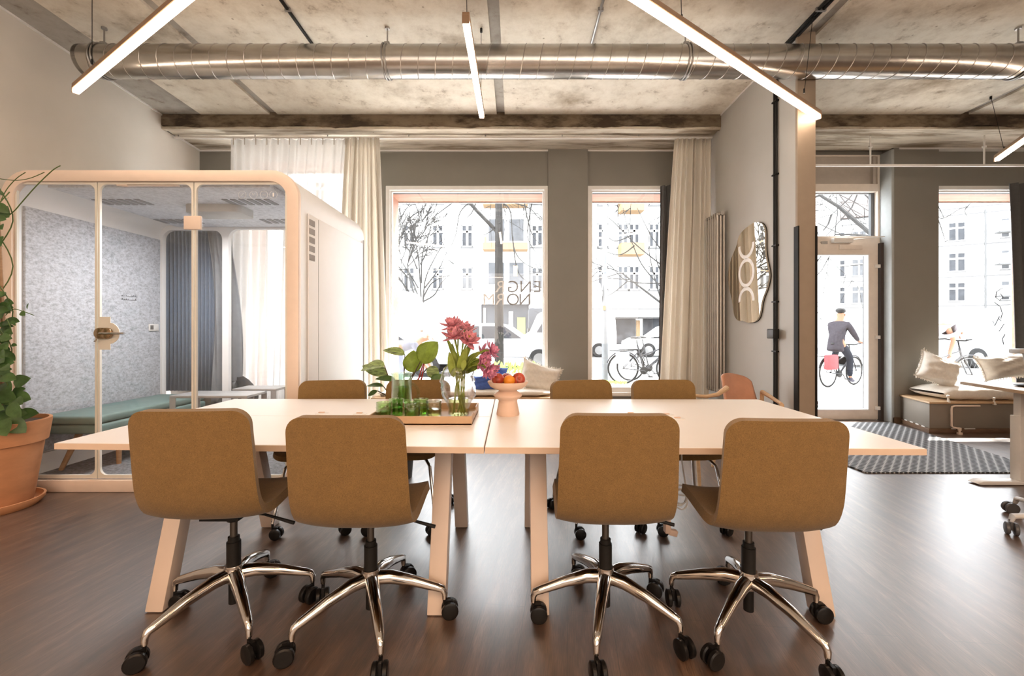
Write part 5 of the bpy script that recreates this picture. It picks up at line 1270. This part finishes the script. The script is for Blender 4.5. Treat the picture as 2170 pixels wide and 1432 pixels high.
def twigs(tree_, curves, r0):
    b = MB()
    for d, pts in curves:
        P = [W(x, y, d + .15 * math.sin(i * 1.7)) for i, (x, y) in enumerate(pts)]; out = []
        for i in range(len(P) - 1):
            p0, p1, p2, p3 = P[max(i - 1, 0)], P[i], P[i + 1], P[min(i + 2, len(P) - 1)]
            for k in range(6):
                t = k / 6; out.append(.5 * ((2 * p1) + (-p0 + p2) * t + (2 * p0 - 5 * p1 + 4 * p2 - p3) * t * t + (-p0 + 3 * p1 - 3 * p2 + p3) * t ** 3))
        out.append(P[-1]); n = len(out); b.tube(out, [r0 * (1.1 - .8 * i / n) for i in range(n)], 6)
    b.build('hanging_twigs', BARK2, tree_)
TR = [o for o in bpy.data.objects if o.name.startswith('bare_tree')]
twigs(TR[0], [(18.5, [(893, 655), (888, 560), (878, 500), (870, 468)]), (18.6, [(896, 650), (902, 590), (925, 540), (945, 510)]), (18.4, [(890, 640), (872, 590), (855, 560), (842, 540)]), (18.7, [(897, 630), (915, 600), (945, 585), (965, 588)]), (18.5, [(893, 600), (895, 540), (908, 500), (915, 470)]),
    (18.5, [(886, 610), (865, 575), (848, 570)]), (18.6, [(900, 610), (930, 570), (940, 548)]), (18.5, [(884, 570), (872, 540), (858, 520)]), (18.6, [(891, 560), (905, 530), (905, 495)]), (18.6, [(894, 640), (920, 625), (935, 600), (960, 575)])], .035)
twigs(TR[1], [(9.7, [(1066, 430), (1082, 450), (1088, 520), (1108, 555), (1150, 575)]), (9.8, [(1060, 470), (1040, 490), (1020, 500)]), (10, [(1068, 425), (1120, 440), (1148, 470)]), (10, [(1110, 425), (1125, 490), (1146, 520)]), (10.2, [(1128, 425), (1118, 500), (1140, 540)]), (9.9, [(1000, 425), (975, 450), (965, 500), (945, 540)]), (10, [(965, 425), (925, 455), (890, 485)]), (10, [(1086, 500), (1100, 580), (1148, 610)]), (10.1, [(1010, 424), (1000, 450), (985, 465)])], .017)
twigs(TR[2], [(15, [(1400, 560), (1350, 520), (1300, 470), (1262, 440)]), (15, [(1402, 610), (1360, 560), (1335, 500), (1320, 440)]), (15.2, [(1402, 600), (1330, 595), (1290, 560), (1255, 545)]), (15, [(1402, 640), (1385, 580), (1375, 520), (1382, 450)]), (15.1, [(1345, 520), (1310, 540), (1256, 520)]), (15.3, [(1403, 530), (1380, 500), (1350, 440)]), (15, [(1335, 500), (1300, 510), (1270, 480)]), (15.2, [(1402, 580), (1390, 540), (1396, 470)]), (15, [(1330, 595), (1300, 620), (1262, 640)])], .024)
twigs(TR[3], [(9.2, [(1975, 430), (1990, 470), (2000, 500), (2003, 512)]), (9.2, [(1975, 455), (2000, 462), (2040, 440), (2090, 430)]), (9.3, [(1982, 425), (1995, 450), (2002, 465)]), (9.3, [(2003, 512), (2018, 505)]), (9.2, [(2060, 427), (2045, 445), (2050, 460)])], .012)
# arching twigs in front of the door transom
rt = thing('bare_tree', 'bare tree with long drooping branches above the street door', 'tree', G(1700, 12.5)); b = MB(); b.tube([G(1700, 12.5), G(1700, 12.5) + Vector((0, 0, 7.5))], [.14, .10], 9); b.build('trunk', BARK2, rt); b = MB()
for pts in ([(1700, 300), (1830, 380), (1805, 440), (1760, 490), (1745, 505)], [(1700, 250), (1815, 400), (1800, 420), (1762, 455), (1720, 465)], [(1762, 455), (1755, 475), (1745, 488)], [(1830, 380), (1870, 480), (1830, 560), (1780, 565)], [(1870, 480), (1850, 500), (1800, 515)]):
    P = [W(x, y, 12.4 - .2 * i) for i, (x, y) in enumerate(pts)]; b.tube(P, [max(.007, .03 - .006 * i) for i in range(len(P))], 6)
b.build('branches', BARK2, rt)
# sign post / lamp pole
r = thing('lamp_post', 'pale steel lamp post seen through the narrow window', 'lamp post', G(1282, 9.8))
p = G(1282, 9.8); b = MB(); b.tube([p, p + Vector((0, 0, 1.95)), p + Vector((0, 0, 2.0)), p + Vector((0, 0, 7))], [.075, .072, .055, .05], 16); b.build('pole', Mx('pole_steel', (.12, .125, .13), .5, .3), r)
b = MB(); b.lathe([(0, 0), (.22, 0), (.22, .01), (0, .01)], p + Vector((-.12, .05, 2.05)), 20, Euler((PI / 2, 0, 1.2)).to_matrix()); b.build('round_sign', Mx('sign_back', (.22, .22, .22), .5), r)
b = MB(); b.box(p.x - .06, p.x + .0, p.y - .08, p.y - .07, 1.62, 1.72); b.build('sticker', ORNG, r)
# weeds at the foot of the pole
for nm, px, d, lab in (('weeds', 1283, 9.15, 'small green weeds at the foot of the lamp post'), ('weeds', 1085, 7.2, 'bright green shoots outside behind the cushions of the big window')):
    b = MB(); p = G(px, d); rd = random.Random(int(px))
    for k in range(120 if px > 1200 else 260):
        x, y = p.x + rd.gauss(0, .22), p.y + rd.uniform(-.1, .1); h_ = rd.uniform(.02, .06) if px > 1200 else rd.uniform(.15, .62)
        q = Vector((x, y, 0)); t_ = q + Vector((rd.uniform(-.08, .08), rd.uniform(-.03, .03), h_)); leafmesh(b, t_ - Vector((0, 0, .03)), t_ + Vector((rd.uniform(-.05, .05), 0, .04)), (0, -1, .3), .014, n=4)
        if k % 3 == 0: b.tube([q, t_], .0016, 4)
    o = b.build(nm, translucent_leaf('weed_green', (.30, .48, .10), .4), None); tag(o, lab, 'plant', kind='stuff')

# bicycles
def bicycle(label, p, yaw, col, scale=1.0, rack=True, basket=False):
    r = thing('bicycle', label, 'bicycle', p, yaw); FRb = Mx('bike_frame', tuple(x * .25 for x in col), .4, .3); TY = bpy.data.materials.get('tyre') or Mx('tyre', (.02, .02, .02), .7); RM_ = bpy.data.materials.get('rim') or Mx('rim', (.15, .15, .15), .35, .8)
    k = scale; wr = .34 * k; xb = .53 * k
    for sx in (-1, 1):
        c = Vector((sx * xb, 0, wr)); b = MB(); b.tube([c + Vector((wr * .97 * math.cos(2 * PI * i / 40), 0, wr * .97 * math.sin(2 * PI * i / 40))) for i in range(40)], .017 * k, 8, closed=True); wh = b.build('wheel', TY, r, world=False)
        b = MB(); b.tube([c + Vector((wr * .9 * math.cos(2 * PI * i / 40), 0, wr * .9 * math.sin(2 * PI * i / 40))) for i in range(40)], .007 * k, 6, closed=True)
        for i in range(18):
            a = 2 * PI * i / 18; b.tube([c + Vector((0, .02 * (-1) ** i, 0)), c + Vector((wr * .9 * math.cos(a), 0, wr * .9 * math.sin(a)))], .0015 * k, 3)
        b.tube([c - Vector((0, .04, 0)), c + Vector((0, .04, 0))], .02 * k, 8); b.build('rim_and_spokes', RM_, wh, world=False)
        b = MB(); b.tube([c + Vector(((wr + .03) * math.cos(a), 0, (wr + .03) * math.sin(a))) for a in [PI * (.1 + .8 * i / 14) for i in range(15)]], .014 * k, 6); b.build('mudguard', FRb, r, world=False)
    bb_ = Vector((-.08 * k, 0, .29 * k)); st = Vector((-.22 * k, 0, .86 * k)); hd = Vector((.34 * k, 0, .84 * k)); hb = Vector((.38 * k, 0, .68 * k)); fa = Vector((xb, 0, wr)); ra = Vector((-xb, 0, wr))
    b = MB(); b.tube([bb_, st], .017, 8); b.tube([bb_, hb], .020, 8); b.tube([bb_.lerp(st, .55), hd.lerp(hb, .3)], .015, 8); b.tube([hd, hb], .019, 8)
    for y in (-.05, .05): b.tube([bb_ + Vector((0, y, 0)), ra + Vector((0, y, 0))], .010, 6); b.tube([bb_.lerp(st, .75), ra + Vector((0, y, 0))], .008, 6); b.tube([hb + Vector((0, y * .8, 0)), fa + Vector((0, y, 0))], .012, 6)
    b.build('frame', FRb, r, world=False)
    b = MB(); b.tube([hd, hd + Vector((-.03, 0, .14)) * k], .012, 8); t_ = hd + Vector((-.03, 0, .14)) * k; b.tube([t_ + Vector((-.14, -.28, .02)), t_ + Vector((.0, -.24, .03)), t_ + Vector((.05, -.1, 0)), t_ + Vector((.05, .1, 0)), t_ + Vector((0, .24, .03)), t_ + Vector((-.14, .28, .02))], .012, 8); b.build('handlebar', TY, r, world=False)
    b = MB(); b.tube([st, st + Vector((-.02, 0, .10)) * k], .012, 8); s_ = st + Vector((-.04, 0, .12)) * k; b.lathe([(0, 0), (.06, .01), (.075, .03), (.06, .05), (0, .055)], s_, 14, Matrix.Diagonal((1.7, 1, 1))); b.build('saddle', BLACKM, r, world=False)
    b = MB(); b.tube([bb_ + Vector((0, -.02, 0)), bb_ + Vector((0, .02, 0))], .085, 20); b.tube([bb_ + Vector((0, -.07, 0)), bb_ + Vector((.11, -.07, -.12))], .01, 6); b.tube([bb_ + Vector((0, .07, 0)), bb_ + Vector((-.11, .07, .12))], .01, 6); b.cbox(bb_ + Vector((.11, -.11, -.12)), (.09, .08, .02)); b.cbox(bb_ + Vector((-.11, .11, .12)), (.09, .08, .02)); b.build('crankset', BLACKM, r, world=False)
    if rack:
        b = MB(); b.box(-.82 * k, -.32 * k, -.07, .07, .72 * k, .735 * k)
        for y in (-.07, .07): b.tube([ra + Vector((0, y, 0)), Vector((-.65 * k, y, .72 * k))], .006, 5)
        b.build('rear_rack', BLACKM, r, world=False)
        b = MB(); b.box(-.72 * k, -.42 * k, -.12, -.08, .45 * k, .71 * k); b.build('pannier', Mx('pannier_grey', (.22, .23, .24), .7), r, world=False, bevel=.02)
    if basket:
        b = MB()
        for i in range(9):
            x = (.42 + .035 * i) * k; b.tube([(x, -.15, 1.05 * k), (x, -.12, .82 * k), (x, .12, .82 * k), (x, .15, 1.05 * k)], .003, 4)
        for z in (.82, .9, .98, 1.05): b.tube([(.42 * k, -.15, z * k), (.72 * k, -.15, z * k), (.72 * k, .15, z * k), (.42 * k, .15, z * k)], .004, 4, closed=True)
        b.build('basket', BLACKM, r, world=False)
    return r
bicycle('dark city bicycle with pannier parked outside the narrow window', G(1372, 9.3) + Vector((0, 0, .0)), 0, (.16, .16, .17))
bicycle('second bicycle parked behind the city bicycle, partly hidden', G(1382, 9.95), D(8), (.25, .25, .26), basket=True)
bicycle('small distant bicycle leaning on a post in the right window', Vector(((2024 - CX) * 19.7 / F, 19.7, -.01)), D(12), (.25, .26, .27), rack=False)
p = W(2012, 800, 8.0); bicycle('bicycle just outside the right window behind the frilled cushion', Vector((p.x - .15, 8.0, -.01)), D(0), (.2, .2, .21), rack=False)
r = thing('street_post', 'leafy post beside the distant bicycle in the right window', 'post', Vector(((2024 - CX) * 20.2 / F, 20.2, 0)))
b = MB(); q = Vector(((2024 - CX) * 20.2 / F, 20.2, 0)); b.tube([q, q + Vector((0, 0, 1.9))], .09, 10); b.lathe([(.09, 0), (.16, .05), (0, .25)], q + Vector((0, 0, 1.85)), 10); b.build('post_shaft', LEDG, r)
b = blob((q.x, q.y + .1, .75), .5, .3, .75, .3, seed=3); b.build('ivy', Mx('ivy_dark', (.14, .15, .14), .9, var=.5, scale=10), r, clean=True)

# cars
def car(label, p, yaw, L, hgt, body_col, van=False, nm='car'):
    r = thing(nm, label, nm if nm == 'van' else 'car', p, yaw, 'parked and passing cars'); hw = .88; BM_ = Mx('car_paint', body_col, .3, 0, coat=.6, var=.01)
    if van: pr = [(-L / 2, .35), (-L / 2, 1.0), (-L / 2 + .03, hgt - .2), (-L / 2 + .15, hgt), (L * .22, hgt), (L * .33, hgt - .15), (L * .42, 1.15), (L * .49, .98), (L / 2, .7), (L / 2, .35)]
    else: pr = [(-L / 2, .38), (-L / 2, .78), (-L / 2 + .10, .95), (-L * .40, hgt - .12), (-L * .30, hgt), (L * .02, hgt + .01), (L * .10, hgt - .06), (L * .24, .96), (L * .42, .86), (L / 2, .68), (L / 2, .36)]
    vs = []; n = len(pr); cols = [(-hw, .10), (-hw * .96, 0), (hw * .96, 0), (hw, .10)]
    b = MB(); rows = []
    for (y, ins) in ((-hw, 1), (hw, 1)):
        for x, z in pr: vs.append((x, y * (1 - max(0, z - .95) * .22), z))
    fs = [tuple(range(n)), tuple(range(n, 2 * n))] + [(i, (i + 1) % n, n + (i + 1) % n, n + i) for i in range(n)]; b.add(vs, fs)
    b.build('car_body', BM_, r, world=False, bevel=.06, seg=3, ang=50)
    b = MB()
    for sy in (-1, 1):
        y = sy * (hw * (1 - (1.2 - .95) * .22) + .004)
        if van: po = [[(L * .10, 1.12), (L * .12, hgt - .2), (L * .24, hgt - .2), (L * .36, 1.12)]]
        else: po = [[(-L * .37, .98), (-L * .30, hgt - .10), (-L * .14, hgt - .08), (-L * .14, .98)], [(-L * .12, .98), (-L * .12, hgt - .08), (L * .05, hgt - .09), (L * .18, .98)]]
        if van and L > 6: po = []
        for q in po:
            b.add([(x, sy * (hw * (1 - max(0, z - .95) * .22) + .006), z) for x, z in q] + [(x, sy * (hw * (1 - max(0, z - .95) * .22) - .02), z) for x, z in q], [(0, 1, 2, 3), (4, 5, 6, 7), (0, 1, 5, 4), (1, 2, 6, 5), (2, 3, 7, 6), (3, 0, 4, 7)])
    b.build('side_window', Mx('car_glass', (.03, .031, .034), .2), r, world=False, smooth=False)
    for x in (-L * .31, L * .31):
        for sy in (-1, 1):
            b = MB(); b.lathe([(0, -.10), (.30, -.10), (.33, -.07), (.33, .07), (.30, .10), (.2, .10), (.18, .07), (0, .07)], (x, sy * (hw - .08), .33), 28, Euler((PI / 2 * -sy, 0, 0)).to_matrix()); b.build('wheel', bpy.data.materials['tyre'], r, world=False)
            b = MB(); b.lathe([(0, 0), (.19, 0), (.19, .02), (0, .03)], (x, sy * (hw - .0), .33), 20, Euler((PI / 2 * -sy, 0, 0)).to_matrix()); b.build('hub_cap', bpy.data.materials['rim'], r, world=False)
    b = MB(); b.box(L / 2 - .06, L / 2 + .01, -.7, -.45, .6, .72); b.box(L / 2 - .06, L / 2 + .01, .45, .7, .6, .72); b.build('headlight', Mx('headlight', (.6, .6, .6), .2), r, world=False)
    b = MB(); b.box(-L / 2 - .01, -L / 2 + .05, -.8, -.6, .7, .9); b.box(-L / 2 - .01, -L / 2 + .05, .6, .8, .7, .9); b.build('tail_light', Mx('tail_light', (.25, .05, .05), .3), r, world=False)
    return r
WH = (.5, .5, .5)
car('white van parked left of the lamp post, rear half seen in the narrow window', Vector((2.45, 19.9, -.08)), PI, 4.2, 2.15, WH, True, 'van')
car('white car parked behind the bicycles in the narrow window', Vector((7.3, 20.0, -.08)), PI, 4.2, 1.45, WH)
car('pale car parked behind the tree trunk in the big window', Vector((-.55, 14.2, -.08)), 0, 4.2, 1.45, (.22, .22, .225))
car('blue-grey car passing behind the potted plant in the big window', Vector((-3.6, 11.8, -.08)), 0, 4.2, 1.42, (.3, .31, .33))
car('big white delivery van passing behind the flowers', Vector((-6.3, 17.9, -.08)), 0, 6.6, 2.9, WH, True, 'van')
car('white van behind the cyclist in the street door', Vector((13.4, 14.6, -.08)), PI, 5.0, 1.95, (.3, .31, .32), True, 'van')
r = thing('market_van', 'dark parked truck with grey tarpaulin at the right edge of the big window', 'truck', (1.3, 24, -.08))
b = MB(); b.box(.75, 3.4, 23.2, 25.2, 1.2, 2.35); b.build('tarpaulin', BWG, r, bevel=.05); b = MB(); b.box(.7, 3.5, 23.2, 25.2, .4, 1.25); b.build('truck_body', BLACKM, r, bevel=.05)
for x in (1.2, 2.8):
    b = MB(); b.tube([(x, 23.1, .3), (x, 23.4, .3)], .36, 18); b.build('wheel', bpy.data.materials['tyre'], r)

# people
SKIN = Mx('skin', (.22, .12, .08), .6, var=.05)
def skinned(name, root, J, E, rootj, mat, sub=2):
    me = bpy.data.meshes.new(name); ks = list(J); me.from_pydata([J[k][0] for k in ks], [(ks.index(a), ks.index(c)) for a, c in E], [])
    o = bpy.data.objects.new(name, me); COL.objects.link(o); o.parent = root; me.materials.append(mat)
    m = o.modifiers.new('skin', 'SKIN'); m.use_smooth_shade = True
    for i, k in enumerate(ks):
        me.skin_vertices[0].data[i].radius = J[k][1] if isinstance(J[k][1], tuple) else (J[k][1], J[k][1]); me.skin_vertices[0].data[i].use_root = (k == rootj)
    s_ = o.modifiers.new('sub', 'SUBSURF'); s_.levels = sub; s_.render_levels = sub
    return o
def hand(J, E, name, w_, d, up):
    d = Vector(d).normalized(); up = Vector(up).normalized(); sd_ = d.cross(up); w_ = Vector(w_)
    J[name + 'palm'] = (w_ + d * .05, (.035, .016)); E.append((name, name + 'palm'))
    for i, (o2, L) in enumerate(((-.03, .07), (-.01, .08), (.01, .075), (.03, .06))):
        J[name + 'f%d' % i] = (w_ + d * .09 + sd_ * o2, .009); J[name + 'g%d' % i] = (w_ + d * (.09 + L * .5) + sd_ * o2 - up * L * .45, .007); E.append((name + 'palm', name + 'f%d' % i)); E.append((name + 'f%d' % i, name + 'g%d' % i))
    J[name + 't'] = (w_ + d * .07 - sd_ * .045 - up * .02, .009); E.append((name + 'palm', name + 't'))
def face(root, c, fwd, r_, mat):
    fwd = Vector(fwd).normalized(); sd_ = fwd.cross(Vector((0, 0, 1))).normalized(); c = Vector(c)
    b = MB(); b.tube([c + fwd * r_ * .95 + Vector((0, 0, .01)), c + fwd * (r_ + .022) - Vector((0, 0, .018))], [.008, .014], 8); b.build('nose', mat, root)
    b = MB()
    for s_ in (-1, 1): b.lathe([(0, -.008), (.008, 0), (0, .008)], c + fwd * r_ * .92 + sd_ * .03 * s_ + Vector((0, 0, .02)), 8)
    b.build('eyes', BLACKM, root)
    b = MB(); b.tube([c + fwd * r_ * .93 + sd_ * .02 - Vector((0, 0, .05)), c + fwd * r_ * .97 - Vector((0, 0, .052)), c + fwd * r_ * .93 - sd_ * .02 - Vector((0, 0, .05))], .004, 5); b.build('mouth', Mx('lips', (.4, .14, .12), .6), root)
    b = MB()
    for s_ in (-1, 1): b.lathe([(0, -.03), (.014, -.01), (.016, .015), (0, .03)], c + sd_ * r_ * .98 * s_, 8)
    b.build('ears', mat, root)
# cyclist in the doorway view: bicycle + rider
YB = 8.9; xb_ = (1783 - CX) * YB / F
cyc = bicycle('dark bicycle ridden past the street door', Vector((xb_, YB, .0)), D(25), (.10, .10, .11), 1.0)
b = MB(); b.box(-.80, -.42, -.17, -.05, .42, .76); o = b.build('red_pannier', Mx('bag_red', (.30, .05, .055), .6), cyc, world=False, bevel=.03); 
cyc.scale = (.88,) * 3
r = thing('person', 'person in dark coat and black cap riding a bicycle past the street door', 'person', (xb_, YB, 0))
RID = r
o0 = Vector((xb_, YB, 0))
def q(x, y, z): return o0 + Vector((x, y, z))
J = {'pel': (q(-.22, 0, 1.02), (.15, .12)), 'sp': (q(-.17, 0, 1.22), (.135, .10)), 'ch': (q(-.10, 0, 1.42), (.16, .11)), 'nk': (q(-.05, 0, 1.56), .055), 'hd': (q(-.02, 0, 1.66), (.085, .09)), 'ht': (q(-.01, 0, 1.76), (.08, .085)),
     'ls': (q(-.09, -.18, 1.46), .055), 'le': (q(.06, -.24, 1.22), .042), 'lw': (q(.25, -.24, 1.06), .028), 'rs': (q(-.09, .18, 1.46), .055), 're': (q(.06, .24, 1.22), .042), 'rw': (q(.25, .24, 1.06), .028),
     'lh': (q(-.2, -.11, .98), .09), 'lk': (q(.10, -.13, .68), .062), 'la': (q(.08, -.14, .22), .038), 'lf': (q(.20, -.14, .14), .034), 'rh': (q(-.2, .11, .98), .09), 'rk': (q(.06, .13, .86), .062), 'ra': (q(-.16, .13, .52), .038), 'rf': (q(-.04, .13, .45), .034)}
E = [('pel', 'sp'), ('sp', 'ch'), ('ch', 'nk'), ('nk', 'hd'), ('hd', 'ht'), ('ch', 'ls'), ('ls', 'le'), ('le', 'lw'), ('ch', 'rs'), ('rs', 're'), ('re', 'rw'), ('pel', 'lh'), ('lh', 'lk'), ('lk', 'la'), ('la', 'lf'), ('pel', 'rh'), ('rh', 'rk'), ('rk', 'ra'), ('ra', 'rf')]
def localize(J): 
    return {k: (Vector(v[0]) - o0, v[1]) for k, v in J.items()}
hand(J, E, 'lw', J['lw'][0], (1, 0, -.2), (0, 0, 1)); hand(J, E, 'rw', J['rw'][0], (1, 0, -.2), (0, 0, 1))
skinned('body', r, localize(J), E, 'pel', SKIN)
COAT = Mx('coat_dark', (.035, .032, .037), .9, var=.3, scale=30)
Jc = {k: J[k] for k in ('pel', 'sp', 'ch', 'ls', 'le', 'rs', 're')}
Jc = {k: (v[0], tuple(x + .03 for x in v[1]) if isinstance(v[1], tuple) else v[1] + .022) for k, v in Jc.items()}; Jc['lw2'] = (q(.22, -.24, 1.08), .042); Jc['rw2'] = (q(.22, .24, 1.08), .042); Jc['skirt'] = (q(-.26, 0, .82), (.20, .16)); Jc['col'] = (q(-.06, 0, 1.52), .075)
skinned('coat', r, localize(Jc), [('pel', 'sp'), ('sp', 'ch'), ('ch', 'ls'), ('ls', 'le'), ('le', 'lw2'), ('ch', 'rs'), ('rs', 're'), ('re', 'rw2'), ('pel', 'skirt'), ('ch', 'col')], 'pel', COAT)
for s_ in 'lr':
    Jt = {k: (J[k][0], J[k][1] + .014) for k in (s_ + 'h', s_ + 'k', s_ + 'a')}; skinned('trouser_leg', r, localize(Jt), [(s_ + 'h', s_ + 'k'), (s_ + 'k', s_ + 'a')], s_ + 'h', Mx('trousers_dark', (.02, .022, .028), .9))
    Jt = {'a': (J[s_ + 'a'][0], .052), 'b': (J[s_ + 'a'][0] + Vector((.02, 0, -.07)), .05), 'c': (J[s_ + 'f'][0] + Vector((.03, 0, -.02)), (.045, .035))}; skinned('shoe', r, localize(Jt), [('a', 'b'), ('b', 'c')], 'a', Mx('shoe_dark', (.05, .05, .065), .7))
b = blob((xb_ - .02, YB, 1.79), .115, .10, .075, .04, seed=1); b.box(xb_ + .05, xb_ + .17, YB - .06, YB + .06, 1.755, 1.768); b.build('cap', BLACKM, r, clean=True)
face(r, (xb_ - .01, YB, 1.69), (1, 0, 0), .085, SKIN)
RID.scale = (.88,) * 3; RID.rotation_euler = (0, 0, D(25))
# stooping person with a bun behind the potted plant
YB = 8.6; o0 = Vector(((896 - CX) * YB / F, YB, 0))
r = thing('person', 'stooping person with a pale jacket and hair bun outside the big window', 'person', o0)
J = {'pel': (q(-.52, 0, .80), (.14, .12)), 'sp': (q(-.36, 0, .86), (.12, .10)), 'ch': (q(-.16, 0, .90), (.14, .12)), 'nk': (q(-.02, 0, .97), .05), 'hd': (q(.07, 0, 1.01), (.08, .085)), 'ht': (q(.13, 0, 1.08), (.078, .082)),
     'ls': (q(-.12, -.17, .88), .05), 'le': (q(-.05, -.2, .62), .04), 'lw': (q(.1, -.18, .46), .028), 'rs': (q(-.12, .17, .88), .05), 're': (q(-.05, .2, .62), .04), 'rw': (q(.1, .18, .46), .028),
     'lh': (q(-.52, -.1, .76), .085), 'lk': (q(-.38, -.12, .44), .06), 'la': (q(-.45, -.12, .08), .038), 'lf': (q(-.32, -.12, .04), .034), 'rh': (q(-.52, .1, .76), .085), 'rk': (q(-.46, .12, .44), .06), 'ra': (q(-.6, .12, .08), .038), 'rf': (q(-.47, .12, .04), .034)}
E = [('pel', 'sp'), ('sp', 'ch'), ('ch', 'nk'), ('nk', 'hd'), ('hd', 'ht'), ('ch', 'ls'), ('ls', 'le'), ('le', 'lw'), ('ch', 'rs'), ('rs', 're'), ('re', 'rw'), ('pel', 'lh'), ('lh', 'lk'), ('lk', 'la'), ('la', 'lf'), ('pel', 'rh'), ('rh', 'rk'), ('rk', 'ra'), ('ra', 'rf')]
hand(J, E, 'lw', J['lw'][0], (.4, 0, -1), (1, 0, 0)); hand(J, E, 'rw', J['rw'][0], (.4, 0, -1), (1, 0, 0)); skinned('body', r, localize(J), E, 'pel', SKIN)
Jc = {k: (J[k][0], tuple(x + .025 for x in J[k][1]) if isinstance(J[k][1], tuple) else J[k][1] + .02) for k in ('pel', 'sp', 'ch', 'ls', 'le', 'rs', 're')}; Jc['a'] = (q(.07, -.18, .50), .04); Jc['b'] = (q(.07, .18, .50), .04)
skinned('jacket', r, localize(Jc), [('pel', 'sp'), ('sp', 'ch'), ('ch', 'ls'), ('ls', 'le'), ('le', 'a'), ('ch', 'rs'), ('rs', 're'), ('re', 'b')], 'pel', Mx('jacket_pale', (.12, .12, .14), .8))
for s_ in 'lr': Jt = {k: (J[k][0], J[k][1] + .014) for k in (s_ + 'h', s_ + 'k', s_ + 'a')}; skinned('trouser_leg', r, localize(Jt), [(s_ + 'h', s_ + 'k'), (s_ + 'k', s_ + 'a')], s_ + 'h', Mx('trousers_blue', (.14, .15, .2), .9))
HR = Mx('hair_light_brown', (.26, .21, .18), .7, var=.3, scale=40); b = blob((o0.x + .08, YB, 1.07), .105, .095, .10, .05, seed=2); bb = blob((o0.x - .03, YB, 1.17), .04, .04, .04, .1, seed=3); b.add(bb.v, bb.f); b.build('hair', HR, r, clean=True)
face(r, (o0.x + .115, YB, 1.03), (1, 0, -.4), .085, SKIN)
# person bending at the left edge of the right window
YB = 8.2; o0 = Vector(((1985 - CX) * YB / F, YB, 0))
r = thing('person', 'person in a loose white top bending forward at the left edge of the right window', 'person', o0)
J = {'pel': (q(-.18, .1, .98), (.15, .13)), 'sp': (q(-.10, .06, 1.15), (.14, .11)), 'ch': (q(.06, 0, 1.28), (.15, .12)), 'nk': (q(.16, -.05, 1.22), .05), 'hd': (q(.24, -.08, 1.16), (.08, .085)), 'ht': (q(.29, -.1, 1.09), (.075, .08)),
     'ls': (q(.02, -.18, 1.22), .05), 'le': (q(.10, -.22, .98), .038), 'lw': (q(.05, -.2, .76), .027), 'rs': (q(.1, .17, 1.22), .05), 're': (q(.2, .2, .98), .038), 'rw': (q(.12, .2, .76), .027),
     'lh': (q(-.18, 0, .92), .09), 'lk': (q(-.14, -.02, .5), .06), 'la': (q(-.2, -.02, .08), .038), 'lf': (q(-.08, -.02, .04), .034), 'rh': (q(-.18, .2, .92), .09), 'rk': (q(-.10, .2, .5), .06), 'ra': (q(-.25, .2, .08), .038), 'rf': (q(-.12, .2, .04), .034)}
E = [('pel', 'sp'), ('sp', 'ch'), ('ch', 'nk'), ('nk', 'hd'), ('hd', 'ht'), ('ch', 'ls'), ('ls', 'le'), ('le', 'lw'), ('ch', 'rs'), ('rs', 're'), ('re', 'rw'), ('pel', 'lh'), ('lh', 'lk'), ('lk', 'la'), ('la', 'lf'), ('pel', 'rh'), ('rh', 'rk'), ('rk', 'ra'), ('ra', 'rf')]
hand(J, E, 'lw', J['lw'][0], (0, 0, -1), (1, 0, 0)); hand(J, E, 'rw', J['rw'][0], (0, 0, -1), (1, 0, 0)); skinned('body', r, localize(J), E, 'pel', SKIN)
Jc = {k: (J[k][0], tuple(x + .035 for x in J[k][1]) if isinstance(J[k][1], tuple) else J[k][1] + .045) for k in ('pel', 'sp', 'ch', 'ls', 'rs')}; Jc['a'] = (q(.09, -.21, 1.02), .075); Jc['b'] = (q(.18, .19, 1.02), .075)
skinned('blouse', r, localize(Jc), [('pel', 'sp'), ('sp', 'ch'), ('ch', 'ls'), ('ls', 'a'), ('ch', 'rs'), ('rs', 'b')], 'pel', Mx('blouse_white', (.24, .23, .25), .8))
for s_ in 'lr': Jt = {k: (J[k][0], J[k][1] + .014) for k in (s_ + 'h', s_ + 'k', s_ + 'a')}; skinned('trouser_leg', r, localize(Jt), [(s_ + 'h', s_ + 'k'), (s_ + 'k', s_ + 'a')], s_ + 'h', Mx('trousers_white', (.6, .6, .62), .9))
b = blob((o0.x + .26, YB - .1, 1.17), .10, .10, .10, .05, seed=5); b.build('hair', HR, r, clean=True); face(r, (o0.x + .30, YB - .1, 1.11), (.6, 0, -1), .08, SKIN)
# graffiti on the larch reveal of the right window
def gw(px, py): 
    X = 7.0 - .021; d = X * F / (px - CX); return Vector((X, d, H + (CY - py) * d / F))
b = MB()
for st_ in ([(2124, 610), (2112, 618), (2110, 630), (2118, 636), (2126, 630), (2120, 622)], [(2107, 640), (2120, 650), (2124, 664), (2121, 675)], [(2104, 680), (2108, 690), (2118, 670), (2116, 675), (2122, 680)], [(2128, 686), (2117, 702), (2131, 702)], [(2130, 708), (2124, 718), (2127, 730)]): b.tube([gw(*p) for p in st_], .006, 6)
b.build('graffiti', Mx('graffiti_grey', (.03, .03, .03), .7), w3)
